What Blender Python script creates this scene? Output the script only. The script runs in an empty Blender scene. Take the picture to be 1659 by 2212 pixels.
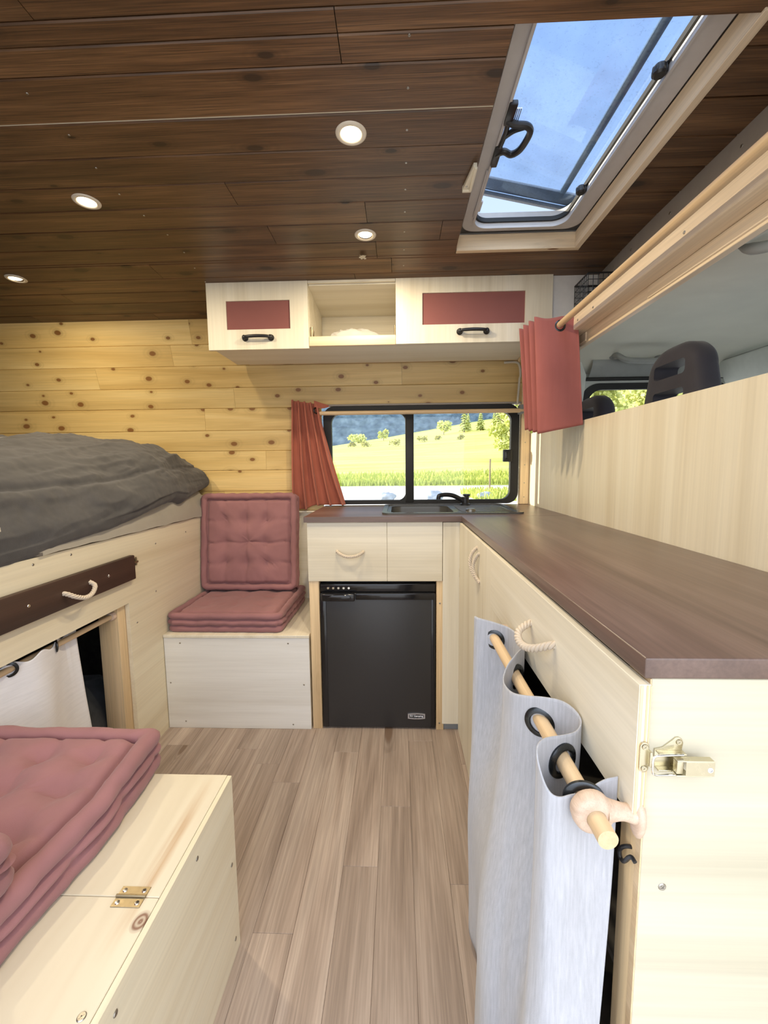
import bpy, bmesh, math, random
from mathutils import Vector, Matrix, noise

scene = bpy.context.scene
COL = scene.collection
R = random.Random(7)
PI = math.pi

# ------------------------------------------------------------------ materials
MATS = {}
def new_mat(name):
    m = bpy.data.materials.new(name); m.use_nodes = True
    nt = m.node_tree; nt.nodes.clear()
    out = nt.nodes.new('ShaderNodeOutputMaterial')
    MATS[name] = m
    return m, nt, out

class N:
    """small node-graph helper"""
    def __init__(s, nt): s.nt = nt
    def node(s, typ, **kw):
        n = s.nt.nodes.new(typ)
        for k, v in kw.items(): setattr(n, k, v)
        return n
    def link(s, a, b): s.nt.links.new(a, b)
    def val(s, sock, v):
        if hasattr(v, 'links') or isinstance(v, bpy.types.NodeSocket): s.link(v, sock)
        else: sock.default_value = v
    def math(s, op, a, b=0.0, c=None, clamp=False):
        n = s.node('ShaderNodeMath', operation=op, use_clamp=clamp)
        s.val(n.inputs[0], a); s.val(n.inputs[1], b)
        if c is not None: s.val(n.inputs[2], c)
        return n.outputs[0]
    def vmath(s, op, a, b):
        n = s.node('ShaderNodeVectorMath', operation=op)
        s.val(n.inputs[0], a); s.val(n.inputs[1], b)
        return n.outputs[0]
    def noise(s, vec, scale, detail=3, rough=0.55, dist=0.0):
        n = s.node('ShaderNodeTexNoise')
        s.link(vec, n.inputs['Vector'])
        n.inputs['Scale'].default_value = scale; n.inputs['Detail'].default_value = detail
        n.inputs['Roughness'].default_value = rough; n.inputs['Distortion'].default_value = dist
        return n.outputs['Fac']
    def ramp(s, fac, stops, interp='LINEAR'):
        n = s.node('ShaderNodeValToRGB'); s.link(fac, n.inputs[0])
        cr = n.color_ramp; cr.interpolation = interp
        while len(cr.elements) < len(stops): cr.elements.new(0.5)
        for e, (p, c) in zip(cr.elements, stops):
            e.position = p; e.color = (*c, 1) if len(c) == 3 else c
        return n.outputs[0]
    def mix(s, fac, a, b, mode='MIX'):
        n = s.node('ShaderNodeMix', data_type='RGBA', blend_type=mode)
        s.val(n.inputs[0], fac)
        for i, v in ((6, a), (7, b)):
            if isinstance(v, tuple): v = (*v, 1) if len(v) == 3 else v
            s.val(n.inputs[i], v)
        return n.outputs[2]
    def maprange(s, v, a, b, c, d):
        n = s.node('ShaderNodeMapRange')
        s.link(v, n.inputs[0])
        for i, x in enumerate((a, b, c, d)): n.inputs[i + 1].default_value = x
        return n.outputs[0]
    def obj_coord(s, scale=(1, 1, 1), island=True, amount=7.0):
        tc = s.node('ShaderNodeTexCoord')
        v = tc.outputs['Object']
        if island:
            g = s.node('ShaderNodeNewGeometry')
            comb = s.node('ShaderNodeCombineXYZ')
            r = s.math('MULTIPLY', g.outputs['Random Per Island'], amount)
            r2 = s.math('MULTIPLY', g.outputs['Random Per Island'], amount * 2.7)
            for i, q in enumerate((r, r2, r)): s.link(q, comb.inputs[i])
            v = s.vmath('ADD', v, comb.outputs[0])
        mp = s.node('ShaderNodeMapping'); s.link(v, mp.inputs['Vector'])
        mp.inputs['Scale'].default_value = scale
        return mp.outputs[0]
    def island(s):
        return s.node('ShaderNodeNewGeometry').outputs['Random Per Island']
    def bsdf(s, out, color, rough=0.5, bump=None, bstr=0.2, bdist=0.002, **kw):
        p = s.node('ShaderNodeBsdfPrincipled')
        if isinstance(color, tuple): color = (*color, 1) if len(color) == 3 else color
        s.val(p.inputs['Base Color'], color); s.val(p.inputs['Roughness'], rough)
        for k, v in kw.items(): s.val(p.inputs[k.replace('_', ' ')], v)
        if bump is not None:
            b = s.node('ShaderNodeBump'); b.inputs['Strength'].default_value = bstr
            b.inputs['Distance'].default_value = bdist
            s.link(bump, b.inputs['Height']); s.link(b.outputs[0], p.inputs['Normal'])
        s.link(p.outputs[0], out.inputs['Surface'])
        return p

def plain(name, color, rough=0.5, var=0.06, nscale=30, bstr=0.1, **kw):
    m, nt, out = new_mat(name); n = N(nt)
    v = n.obj_coord(island=False)
    f = n.noise(v, nscale, 3)
    d = tuple(max(0, c * (1 - var)) for c in color); l = tuple(min(1, c * (1 + var)) for c in color)
    n.bsdf(out, n.ramp(f, [(0.3, d), (0.7, l)]), rough, f, bstr, 0.0006, **kw)
    return m

def wood(name, dark, mid, light, axis='X', across=11.0, along=0.7, rough=0.55, knot=None, knot_amt=0.5,
         knot_scale=(3.2, 9.0), var=0.12, fine=0.18, bstr=0.15, amount=7.0, coat=0.0, plane=None, knot_r=0.10):
    """procedural timber: grain stretched along an axis, random per board, optional knots"""
    m, nt, out = new_mat(name); n = N(nt)
    def sc(al, ac):
        return tuple(al if a == axis else ac for a in 'XYZ')
    v = n.obj_coord(sc(along, across), True, amount)
    big = n.noise(v, 1.0, 4, 0.55, 0.9)
    col = n.ramp(big, [(0.25, dark), (0.5, mid), (0.75, light)])
    v2 = n.obj_coord(sc(along * 5, across * 16), True, amount)
    fn = n.noise(v2, 1.0, 3, 0.6)
    fcol = n.maprange(fn, 0.3, 0.7, 1 - fine, 1 + fine)
    g = n.node('ShaderNodeCombineColor')
    for i in range(3): n.link(fcol, g.inputs[i])
    col = n.mix(1.0, col, g.outputs[0], 'MULTIPLY')
    isl = n.maprange(n.island(), 0, 1, 1 - var, 1 + var)
    g2 = n.node('ShaderNodeCombineColor')
    for i in range(3): n.link(isl, g2.inputs[i])
    col = n.mix(1.0, col, g2.outputs[0], 'MULTIPLY')
    if knot:
        kv = n.obj_coord(sc(*knot_scale), True, amount)
        wob = n.noise(kv, 1.5, 2)
        vo = n.node('ShaderNodeTexVoronoi'); vo.inputs['Scale'].default_value = 1.0
        if plane:
            vo.voronoi_dimensions = '2D'
            sp = n.node('ShaderNodeSeparateXYZ'); n.link(kv, sp.inputs[0]); cb = n.node('ShaderNodeCombineXYZ')
            for i, ax in enumerate(plane): n.link(sp.outputs['XYZ'.index(ax)], cb.inputs[i])
            n.link(cb.outputs[0], vo.inputs['Vector'])
        else: n.link(kv, vo.inputs['Vector'])
        sepr = n.node('ShaderNodeSeparateColor'); n.link(vo.outputs['Color'], sepr.inputs[0])
        dist = n.math('ADD', vo.outputs['Distance'], n.math('MULTIPLY', n.math('SUBTRACT', wob, 0.5), 0.10))
        sep = n.node('ShaderNodeSeparateColor'); n.link(vo.outputs['Color'], sep.inputs[0])
        keep = n.math('GREATER_THAN', sep.outputs[0], 1 - knot_amt)
        dist = n.math('DIVIDE', dist, n.math('ADD', n.math('MULTIPLY', sepr.outputs[1], 1.1), 0.45))
        k = n.math('MULTIPLY', n.maprange(dist, knot_r, knot_r * 1.5, 1, 0), keep, clamp=True)
        halo = n.math('MULTIPLY', n.maprange(dist, knot_r * 1.2, knot_r * 4.2, 0.45, 0), keep, clamp=True)
        ring = n.math('MULTIPLY', n.math('ADD', n.math('SINE', n.math('MULTIPLY', dist, 70)), 1), 0.5)
        halo = n.math('MULTIPLY', halo, n.math('ADD', n.math('MULTIPLY', ring, 0.7), 0.3))
        col = n.mix(halo, col, tuple(c * 0.6 for c in dark))
        col = n.mix(k, col, knot)
    n.bsdf(out, col, rough, fn, bstr, 0.0008, Coat_Weight=coat, Coat_Roughness=0.3)
    return m

def fabric(name, color, var=0.10, scale=900, rough=0.92, streak=None, bstr=0.25, sheen=0.15, amp=0.05):
    m, nt, out = new_mat(name); n = N(nt)
    v = n.obj_coord(island=False)
    big = n.noise(v, 7, 3)
    d = tuple(c * (1 - var) for c in color); l = tuple(min(1, c * (1 + var)) for c in color)
    col = n.ramp(big, [(0.3, d), (0.7, l)])
    if streak:
        v2 = n.obj_coord(streak, False)
        s_ = n.noise(v2, 1.0, 4, 0.65)
        k = n.maprange(s_, 0.3, 0.7, 1 - amp * 1.1, 1 + amp * 0.8)
        g = n.node('ShaderNodeCombineColor')
        for i in range(3): n.link(k, g.inputs[i])
        col = n.mix(1.0, col, g.outputs[0], 'MULTIPLY')
    w = n.noise(v, scale, 2, 0.6)
    n.bsdf(out, col, rough, w, bstr, 0.001, Sheen_Weight=sheen, Specular_IOR_Level=0.15)
    return m

def metal(name, color, rough=0.3, metallic=1.0):
    m, nt, out = new_mat(name); n = N(nt)
    v = n.obj_coord(island=False)
    f = n.noise(v, 120, 3)
    r = n.maprange(f, 0.3, 0.7, rough * 0.8, min(1, rough * 1.25))
    n.bsdf(out, color, r, Metallic=metallic)
    return m

def clear(name, tint, gloss=0.06, dirt=0.0, rough=0.02):
    """thin glazing: tinted transparency plus a weak reflection"""
    m, nt, out = new_mat(name); n = N(nt)
    t = n.node('ShaderNodeBsdfTransparent')
    if dirt:
        v = n.obj_coord(island=False)
        f = n.noise(v, 130, 4, 0.7)
        f2 = n.noise(v, 9, 3)
        k = n.math('ADD', n.maprange(f, 0.58, 0.72, 0, dirt), n.maprange(f2, 0.4, 0.7, 0, dirt * 0.5))
        c = n.mix(k, tint, tuple(x * 0.45 for x in tint)); n.link(c, t.inputs[0])
    else:
        t.inputs[0].default_value = (*tint, 1)
    g = n.node('ShaderNodeBsdfGlossy'); g.inputs['Roughness'].default_value = rough
    fr = n.node('ShaderNodeLayerWeight'); fr.inputs['Blend'].default_value = 0.25
    fac = n.math('ADD', n.math('MULTIPLY', fr.outputs['Fresnel'], gloss * 4), gloss * 0.3)
    mx = n.node('ShaderNodeMixShader'); n.link(fac, mx.inputs[0])
    n.link(t.outputs[0], mx.inputs[1]); n.link(g.outputs[0], mx.inputs[2])
    n.link(mx.outputs[0], out.inputs['Surface'])
    return m

def emitter(name, color, strength):
    m, nt, out = new_mat(name); n = N(nt)
    e = n.node('ShaderNodeEmission'); e.inputs[0].default_value = (*color, 1); e.inputs[1].default_value = strength
    n.link(e.outputs[0], out.inputs['Surface'])
    return m

M_CEIL = wood('stained_plank', (0.050, 0.0225, 0.0095), (0.110, 0.054, 0.0225), (0.185, 0.098, 0.044), 'X', 24, 1.3, 0.42,
              knot=(0.030, 0.014, 0.006), knot_amt=0.55, knot_scale=(4.2, 9.5), var=0.18, fine=0.55, bstr=0.35, plane='XY', knot_r=0.065)
M_PINE = wood('knotty_pine', (0.55, 0.365, 0.125), (0.70, 0.505, 0.205), (0.80, 0.62, 0.29), 'X', 12, 0.8, 0.42,
              knot=(0.235, 0.105, 0.028), knot_amt=0.75, knot_scale=(6.5, 10.0), var=0.09, fine=0.08, plane='XZ', knot_r=0.062)
M_PINEY = wood('pine_timber', (0.62, 0.48, 0.31), (0.75, 0.61, 0.43), (0.82, 0.69, 0.52), 'Y', 14, 0.8, 0.5,
               knot=(0.20, 0.08, 0.025), knot_amt=0.15, knot_scale=(4.0, 18.0), var=0.08, fine=0.10)
M_PINEX = wood('pine_timber_across', (0.62, 0.47, 0.29), (0.74, 0.59, 0.40), (0.81, 0.67, 0.49), 'X', 14, 0.8, 0.5,
               knot=(0.20, 0.08, 0.025), knot_amt=0.2, knot_scale=(6.0, 22.0), var=0.08, fine=0.10)
M_PINEZ = wood('pine_timber_upright', (0.58, 0.41, 0.22), (0.71, 0.53, 0.31), (0.79, 0.62, 0.40), 'Z', 16, 0.8, 0.5,
               knot=(0.20, 0.08, 0.025), knot_amt=0.15, knot_scale=(4.0, 18.0), var=0.06, fine=0.12)
def poplar(name, axis, warm=0.0):
    w = warm
    return wood(name, (0.60 + 0.02 * w, 0.535 - 0.03 * w, 0.40 - 0.09 * w), (0.72 + 0.01 * w, 0.665 - 0.03 * w, 0.535 - 0.1 * w),
                (0.78, 0.735 - 0.02 * w, 0.62 - 0.1 * w), axis, 9, 0.5, 0.48, knot=None, var=0.02, fine=0.05, bstr=0.06)
M_PLYX = poplar('poplar_ply_across', 'X')
M_PLYY = poplar('poplar_ply_lengthwise', 'Y')
M_PLYZ = poplar('poplar_ply_upright', 'Z')
M_PLYZW = poplar('poplar_ply_upright_warm', 'Z', 0.35)
M_PLYYW = poplar('poplar_ply_lengthwise_warm', 'Y', 0.6)
M_PLYEND = wood('poplar_ply_cream', (0.455, 0.415, 0.305), (0.56, 0.523, 0.405), (0.61, 0.578, 0.47), 'X', 9, 0.45, 0.5, var=0.02, fine=0.06, bstr=0.06)
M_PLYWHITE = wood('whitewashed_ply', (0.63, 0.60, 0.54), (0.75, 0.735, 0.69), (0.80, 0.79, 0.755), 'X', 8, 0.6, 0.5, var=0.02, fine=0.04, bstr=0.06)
M_FLOOR = wood('oak_vinyl', (0.215, 0.160, 0.127), (0.345, 0.272, 0.225), (0.445, 0.368, 0.312), 'Y', 13, 1.0, 0.5,
               knot=(0.18, 0.12, 0.085), knot_amt=0.22, knot_scale=(2.0, 9.0), var=0.09, fine=0.20, bstr=0.08, plane='XY', knot_r=0.09)
M_COUNTER = wood('walnut_stained_top', (0.078, 0.047, 0.037), (0.135, 0.085, 0.067), (0.205, 0.138, 0.112), 'Y', 12, 0.9, 0.38,
                 var=0.05, fine=0.14, bstr=0.10, coat=0.35)
M_COUNTERX = wood('walnut_stained_top_across', (0.080, 0.047, 0.036), (0.130, 0.080, 0.062), (0.180, 0.117, 0.092), 'X', 10, 0.9, 0.38,
                  var=0.05, fine=0.14, bstr=0.10, coat=0.35)
M_DRAWER = wood('dark_stained_front', (0.035, 0.017, 0.011), (0.052, 0.026, 0.017), (0.070, 0.036, 0.024), 'Y', 14, 0.9, 0.5, var=0.02, fine=0.12)
M_DOWEL = wood('dowel_wood', (0.52, 0.36, 0.20), (0.64, 0.47, 0.28), (0.72, 0.55, 0.35), 'Y', 18, 1.0, 0.5, var=0.04, fine=0.08)
M_DOWELX = wood('dowel_wood_across', (0.52, 0.36, 0.20), (0.64, 0.47, 0.28), (0.72, 0.55, 0.35), 'X', 18, 1.0, 0.5, var=0.04, fine=0.08)
M_BEECH = wood('turned_beech', (0.46, 0.33, 0.24), (0.60, 0.45, 0.34), (0.68, 0.54, 0.43), 'Y', 60, 2.0, 0.5, var=0.02, fine=0.10)
M_MAUVE = fabric('mauve_cotton', (0.285, 0.138, 0.142), 0.10)
M_RUST = fabric('terracotta_cotton', (0.40, 0.128, 0.085), 0.06, streak=(60, 60, 4))
M_ROSE = fabric('dusty_red_cotton', (0.34, 0.112, 0.098), 0.06, streak=(60, 60, 4))
M_INSERT = fabric('muted_red_panel_cloth', (0.235, 0.092, 0.085), 0.03)
M_LINEN = fabric('pale_grey_linen', (0.43, 0.44, 0.475), 0.04, 1200, streak=(300, 300, 22), bstr=0.4, amp=0.12)
M_WHITECLOTH = fabric('white_cotton', (0.80, 0.80, 0.83), 0.04, 1200, streak=(10, 14, 160), bstr=0.35)
M_DUVET = fabric('charcoal_linen', (0.074, 0.071, 0.071), 0.12, 500, streak=(25, 90, 90), bstr=0.5)
M_SHEET = fabric('oat_sheet', (0.40, 0.37, 0.31), 0.06, 700)
M_DARKCLOTH = fabric('dark_fleece', (0.05, 0.055, 0.063), 0.45, 90, bstr=0.9)
M_ROPE = fabric('sisal_rope', (0.60, 0.515, 0.41), 0.14, 700, bstr=0.5)
M_FRIDGE = plain('fridge_black', (0.028, 0.028, 0.030), 0.36, 0.15, 700, 0.12)
M_FRIDGEGLOSS = plain('fridge_gloss_black', (0.012, 0.012, 0.014), 0.12, 0.05)
M_BLACK = plain('black_plastic', (0.012, 0.012, 0.014), 0.35, 0.1)
M_RUBBER = plain('black_rubber', (0.010, 0.010, 0.010), 0.6, 0.1)
M_SINK = plain('sink_composite', (0.075, 0.074, 0.068), 0.24, 0.1, 900, 0.08)
M_EYELET = metal('gunmetal', (0.055, 0.06, 0.065), 0.28, 0.9)
M_BRASS = metal('brass', (0.34, 0.28, 0.18), 0.38)
M_ZINC = metal('passivated_zinc', (0.62, 0.57, 0.42), 0.30)
M_STEEL = metal('screw_steel', (0.42, 0.40, 0.36), 0.35)
M_CHROME = metal('chrome', (0.8, 0.8, 0.8), 0.12)
M_LIGHTRIM = plain('lamp_trim_white', (0.72, 0.66, 0.55), 0.35, 0.03)
M_FRAME = plain('skylight_frame_grey', (0.50, 0.49, 0.49), 0.5, 0.04)
M_WHITEPL = plain('cream_plastic', (0.68, 0.64, 0.52), 0.45, 0.04)
M_GREYMETAL = plain('painted_metal', (0.30, 0.27, 0.24), 0.55, 0.05)
M_WHITEMETAL = plain('white_painted_metal', (0.68, 0.66, 0.63), 0.5, 0.04)
M_LINER = fabric('headliner', (0.70, 0.70, 0.61), 0.04, 900)
M_LINERGREY = plain('cab_trim', (0.62, 0.65, 0.61), 0.6, 0.04)
M_CABGREY = plain('cab_handle_grey', (0.34, 0.355, 0.34), 0.55, 0.05)
M_SEAT = fabric('seat_vinyl', (0.045, 0.043, 0.055), 0.10, 600, rough=0.6, bstr=0.15)
M_GLASS = clear('window_glass', (0.94, 0.96, 0.95), 0.08)
M_ACRYL = clear('acrylic_dome', (0.80, 0.88, 0.97), 0.03, dirt=0.30)
M_ACRYLBAND = plain('acrylic_seam', (0.16, 0.18, 0.21), 0.45, 0.15, 200)
def film(name):
    m, nt, out = new_mat(name); n = N(nt)
    t = n.node('ShaderNodeBsdfTransparent'); t.inputs[0].default_value = (0.97, 0.97, 0.97, 1)
    p = n.node('ShaderNodeBsdfPrincipled'); p.inputs['Base Color'].default_value = (0.85, 0.86, 0.86, 1); p.inputs['Roughness'].default_value = 0.18
    mx = n.node('ShaderNodeMixShader'); mx.inputs[0].default_value = 0.38
    n.link(t.outputs[0], mx.inputs[1]); n.link(p.outputs[0], mx.inputs[2]); n.link(mx.outputs[0], out.inputs['Surface'])
    return m
M_BAG = film('clear_film')
M_GLOW = emitter('lamp_lens', (1.0, 0.80, 0.50), 14.0)
M_BADGE = metal('badge_silver', (0.62, 0.64, 0.70), 0.3, 0.8)
M_BADGETXT = plain('badge_lettering', (0.75, 0.77, 0.82), 0.4, 0.02)
M_CABLE = plain('cable_white', (0.62, 0.58, 0.48), 0.5, 0.03)
M_GREYPL = plain('grey_plastic', (0.22, 0.23, 0.24), 0.6, 0.05)
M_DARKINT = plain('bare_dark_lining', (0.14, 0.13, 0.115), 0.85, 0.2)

# ------------------------------------------------------------------ mesh builder
class B:
    def __init__(s): s.bm = bmesh.new()
    def box(s, x0, x1, y0, y1, z0, z1, bev=0.0, seg=2, mtx=None):
        c = Vector(((x0 + x1) / 2, (y0 + y1) / 2, (z0 + z1) / 2))
        m = Matrix.Translation(c) @ Matrix.Diagonal((abs(x1 - x0), abs(y1 - y0), abs(z1 - z0), 1))
        if mtx is not None: m = mtx @ m
        r = bmesh.ops.create_cube(s.bm, size=1, matrix=m)
        if bev > 0:
            es = list({e for v in r['verts'] for e in v.link_edges})
            bmesh.ops.bevel(s.bm, geom=es, offset=bev, segments=seg, affect='EDGES', profile=0.5)
        return s
    def prism(s, poly, axis, a0, a1, bev=0.0):
        """poly: 2-D points in the two other axes (order X,Y,Z without axis), extruded along axis"""
        def p3(p, a):
            if axis == 'x': return (a, p[0], p[1])
            if axis == 'y': return (p[0], a, p[1])
            return (p[0], p[1], a)
        v0 = [s.bm.verts.new(p3(p, a0)) for p in poly]; v1 = [s.bm.verts.new(p3(p, a1)) for p in poly]
        n = len(poly); fs = [s.bm.faces.new(v0), s.bm.faces.new(v1[::-1])]
        for i in range(n): fs.append(s.bm.faces.new((v0[(i + 1) % n], v0[i], v1[i], v1[(i + 1) % n])))
        bmesh.ops.recalc_face_normals(s.bm, faces=fs)
        if bev > 0:
            es = list({e for v in v0 + v1 for e in v.link_edges})
            bmesh.ops.bevel(s.bm, geom=es, offset=bev, segments=2, affect='EDGES', profile=0.5)
        return s
    def ring_prism(s, outer, inner, axis, a0, a1):
        """frame: outer/inner loops of equal length"""
        def p3(p, a):
            if axis == 'x': return (a, p[0], p[1])
            if axis == 'y': return (p[0], a, p[1])
            return (p[0], p[1], a)
        L = [[s.bm.verts.new(p3(p, a)) for p in loop] for loop, a in ((outer, a0), (outer, a1), (inner, a1), (inner, a0))]
        n = len(outer); fs = []
        for k in range(4):
            A, Bq = L[k], L[(k + 1) % 4]
            for i in range(n): fs.append(s.bm.faces.new((A[i], A[(i + 1) % n], Bq[(i + 1) % n], Bq[i])))
        bmesh.ops.recalc_face_normals(s.bm, faces=fs)
        return s
    def tube(s, pts, r, seg=10, closed=False, caps=True):
        pts = [Vector(p) for p in pts]; n = len(pts)
        rs = r if isinstance(r, (list, tuple)) else [r] * n
        rings = []; up = None
        for i, p in enumerate(pts):
            if closed: t = pts[(i + 1) % n] - pts[i - 1]
            else: t = pts[min(i + 1, n - 1)] - pts[max(i - 1, 0)]
            if t.length < 1e-9: t = Vector((0, 0, 1))
            t.normalize()
            if up is None:
                up = Vector((0, 0, 1)) if abs(t.z) < 0.9 else Vector((1, 0, 0))
            a = t.cross(up)
            if a.length < 1e-6: a = t.cross(Vector((1, 0.3, 0)))
            a.normalize(); b = a.cross(t); up = b
            rings.append([s.bm.verts.new(p + (a * math.cos(2 * PI * k / seg) + b * math.sin(2 * PI * k / seg)) * rs[i]) for k in range(seg)])
        fs = []
        m = n if closed else n - 1
        for i in range(m):
            A, C = rings[i], rings[(i + 1) % n]
            for k in range(seg): fs.append(s.bm.faces.new((A[k], A[(k + 1) % seg], C[(k + 1) % seg], C[k])))
        if not closed and caps:
            fs.append(s.bm.faces.new(rings[0][::-1])); fs.append(s.bm.faces.new(rings[-1]))
        bmesh.ops.recalc_face_normals(s.bm, faces=fs)
        return s
    def cyl(s, p0, p1, r0, r1=None, seg=24):
        return s.tube([p0, p1], [r0, r0 if r1 is None else r1], seg)
    def ball(s, c, rad, seg=20, rings=12, mtx=None):
        m = Matrix.Translation(Vector(c))
        if mtx is not None: m = m @ mtx
        m = m @ Matrix.Diagonal((*rad, 1))
        bmesh.ops.create_uvsphere(s.bm, u_segments=seg, v_segments=rings, radius=1, matrix=m)
        return s
    def torus(s, c, normal, R0, r, seg=32, tseg=10):
        nrm = Vector(normal).normalized()
        a = nrm.orthogonal().normalized(); b = nrm.cross(a); c = Vector(c)
        pts = [c + (a * math.cos(2 * PI * i / seg) + b * math.sin(2 * PI * i / seg)) * R0 for i in range(seg)]
        return s.tube(pts, r, tseg, closed=True)
    def grid(s, f, nu, nv, closed_u=False):
        V = [[s.bm.verts.new(f(i / (nu if closed_u else nu - 1), j / (nv - 1))) for j in range(nv)] for i in range(nu)]
        for i in range(nu if closed_u else nu - 1):
            for j in range(nv - 1):
                i2 = (i + 1) % nu
                s.bm.faces.new((V[i][j], V[i2][j], V[i2][j + 1], V[i][j + 1]))
        return V
    def lathe(s, prof, c, axis, seg=32):
        """prof: (radius, height along axis) pairs"""
        nrm = Vector(axis).normalized(); a = nrm.orthogonal().normalized(); b = nrm.cross(a); c = Vector(c)
        rings = [[s.bm.verts.new(c + nrm * h + (a * math.cos(2 * PI * k / seg) + b * math.sin(2 * PI * k / seg)) * max(r, 1e-5)) for k in range(seg)] for r, h in prof]
        fs = []
        for A, C in zip(rings, rings[1:]):
            for k in range(seg): fs.append(s.bm.faces.new((A[k], A[(k + 1) % seg], C[(k + 1) % seg], C[k])))
        bmesh.ops.recalc_face_normals(s.bm, faces=fs)
        return s

def wpos(o):
    p = Vector((0, 0, 0))
    while o is not None:
        p += o.location; o = o.parent
    return p

def obj(name, b, mat, parent=None, smooth=35, label=None, origin=None):
    bm = b.bm
    if parent is not None: org = wpos(parent)
    elif origin is not None: org = Vector(origin)
    else:
        xs = [v.co for v in bm.verts]
        org = Vector((sum(v.x for v in xs) / len(xs), sum(v.y for v in xs) / len(xs), min(v.z for v in xs)))
    bmesh.ops.translate(bm, verts=bm.verts, vec=-org)
    me = bpy.data.meshes.new(name); bm.to_mesh(me); bm.free()
    if smooth:
        me.polygons.foreach_set('use_smooth', [True] * len(me.polygons))
        me.set_sharp_from_angle(angle=math.radians(smooth))
    me.materials.append(mat)
    o = bpy.data.objects.new(name, me); COL.objects.link(o)
    if parent is not None: o.parent = parent
    else: o.location = org
    if label: o['label'] = label
    return o

def tag(o, label, cat, group=None, kind=None):
    o['label'] = label; o['category'] = cat
    if group: o['group'] = group
    if kind: o['kind'] = kind
    return o

def thing(name, label, cat, loc, group=None):
    o = bpy.data.objects.new(name, None); COL.objects.link(o)
    o.location = loc; o.empty_display_size = 0.05
    return tag(o, label, cat, group)

def struct(name, b, mat, parent=None, smooth=35, label=None):
    o = obj(name, b, mat, parent, smooth, origin=(0, 0, 0) if parent is None else None)
    if parent is None: o['kind'] = 'structure'
    if label: o['label'] = label
    return o

def lerp(a, b, t): return a + (b - a) * t
def sstep(t): t = max(0, min(1, t)); return t * t * (3 - 2 * t)
def catmull(P, n):
    P = [Vector(p) for p in P]; out = []
    for i in range(len(P) - 1):
        p0 = P[max(i - 1, 0)]; p1 = P[i]; p2 = P[i + 1]; p3 = P[min(i + 2, len(P) - 1)]
        for k in range(n):
            t = k / n
            out.append(0.5 * ((2 * p1) + (p2 - p0) * t + (2 * p0 - 5 * p1 + 4 * p2 - p3) * t * t + (3 * p1 - p0 - 3 * p2 + p3) * t ** 3))
    out.append(P[-1]); return out
def rrect(x0, x1, y0, y1, r, seg=6):
    pts = []
    for cx, cy, a0 in ((x1 - r, y1 - r, 0), (x0 + r, y1 - r, 90), (x0 + r, y0 + r, 180), (x1 - r, y0 + r, 270)):
        for k in range(seg + 1):
            a = math.radians(a0 + 90 * k / seg); pts.append((cx + r * math.cos(a), cy + r * math.sin(a)))
    return pts
def rope(b, pts, r, turns=40, n=14):
    """three-strand twisted rope along a smooth path"""
    P = catmull(pts, n); L = [0]
    for a, c in zip(P, P[1:]): L.append(L[-1] + (c - a).length)
    up = Vector((0.3, 0.2, 1)).normalized(); fr = []
    for i, p in enumerate(P):
        t = (P[min(i + 1, len(P) - 1)] - P[max(i - 1, 0)]).normalized()
        a = t.cross(up).normalized(); c = a.cross(t); up = c; fr.append((a, c))
    for k in range(3):
        q = []
        for p, l, (a, c) in zip(P, L, fr):
            ang = 2 * PI * (l * turns + k / 3)
            q.append(p + (a * math.cos(ang) + c * math.sin(ang)) * r * 0.60)
        b.tube(q, r * 0.54, 8)
    return b
def screw(parent, p, normal, r=0.004, mat=None):
    b = B(); p = Vector(p); nrm = Vector(normal).normalized()
    b.lathe([(0, 0.0012), (r * 0.8, 0.0011), (r, 0.0002), (r, -0.002)], p, nrm, 14)
    a = nrm.orthogonal().normalized(); c = nrm.cross(a)
    for d in (a, c):
        e = nrm.cross(d)
        q = [p + nrm * 0.00135 + d * r * s1 + e * r * 0.13 * s2 for s1, s2 in ((-0.6, -1), (0.6, -1), (0.6, 1), (-0.6, 1))]
        b.bm.faces.new([b.bm.verts.new(x) for x in q])
    return obj('screw', b, mat or M_STEEL, parent)
# ------------------------------------------------------------------ camera
def setup_camera():
    th, ps, ro = (math.radians(a) for a in (6.0648, 2.0116, -0.5826))
    fw = Vector((-math.sin(ps) * math.cos(th), math.cos(ps) * math.cos(th), -math.sin(th)))
    r0 = Vector((math.cos(ps), math.sin(ps), 0)); u0 = r0.cross(fw)
    r = r0 * math.cos(ro) + u0 * math.sin(ro); u = -r0 * math.sin(ro) + u0 * math.cos(ro)
    cam = bpy.data.cameras.new('camera'); o = bpy.data.objects.new('camera', cam); COL.objects.link(o)
    m = Matrix((r, u, -fw)).transposed().to_4x4(); m.translation = Vector((0, 0, 1.083))
    o.matrix_world = m
    cam.sensor_fit = 'VERTICAL'; cam.sensor_height = 24.0; cam.sensor_width = 18.0
    cam.lens = 902.41 / 2212 * 24.0
    cam.clip_start = 0.01; cam.clip_end = 2000
    scene.camera = o
setup_camera()

# ------------------------------------------------------------------ shell: floor, ceiling, walls
YN = 0.06                     # plane of the side door
def zc(y):                    # vaulted ceiling
    return 1.828 if y < 1.4 else 1.828 - 0.038 * ((y - 1.4) / 0.63) ** 1.4
def yw(z):                    # far side wall leans in towards the roof
    return 2.129 if z < 1.42 else 2.129 - 0.099 * ((z - 1.42) / 0.37)

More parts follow.
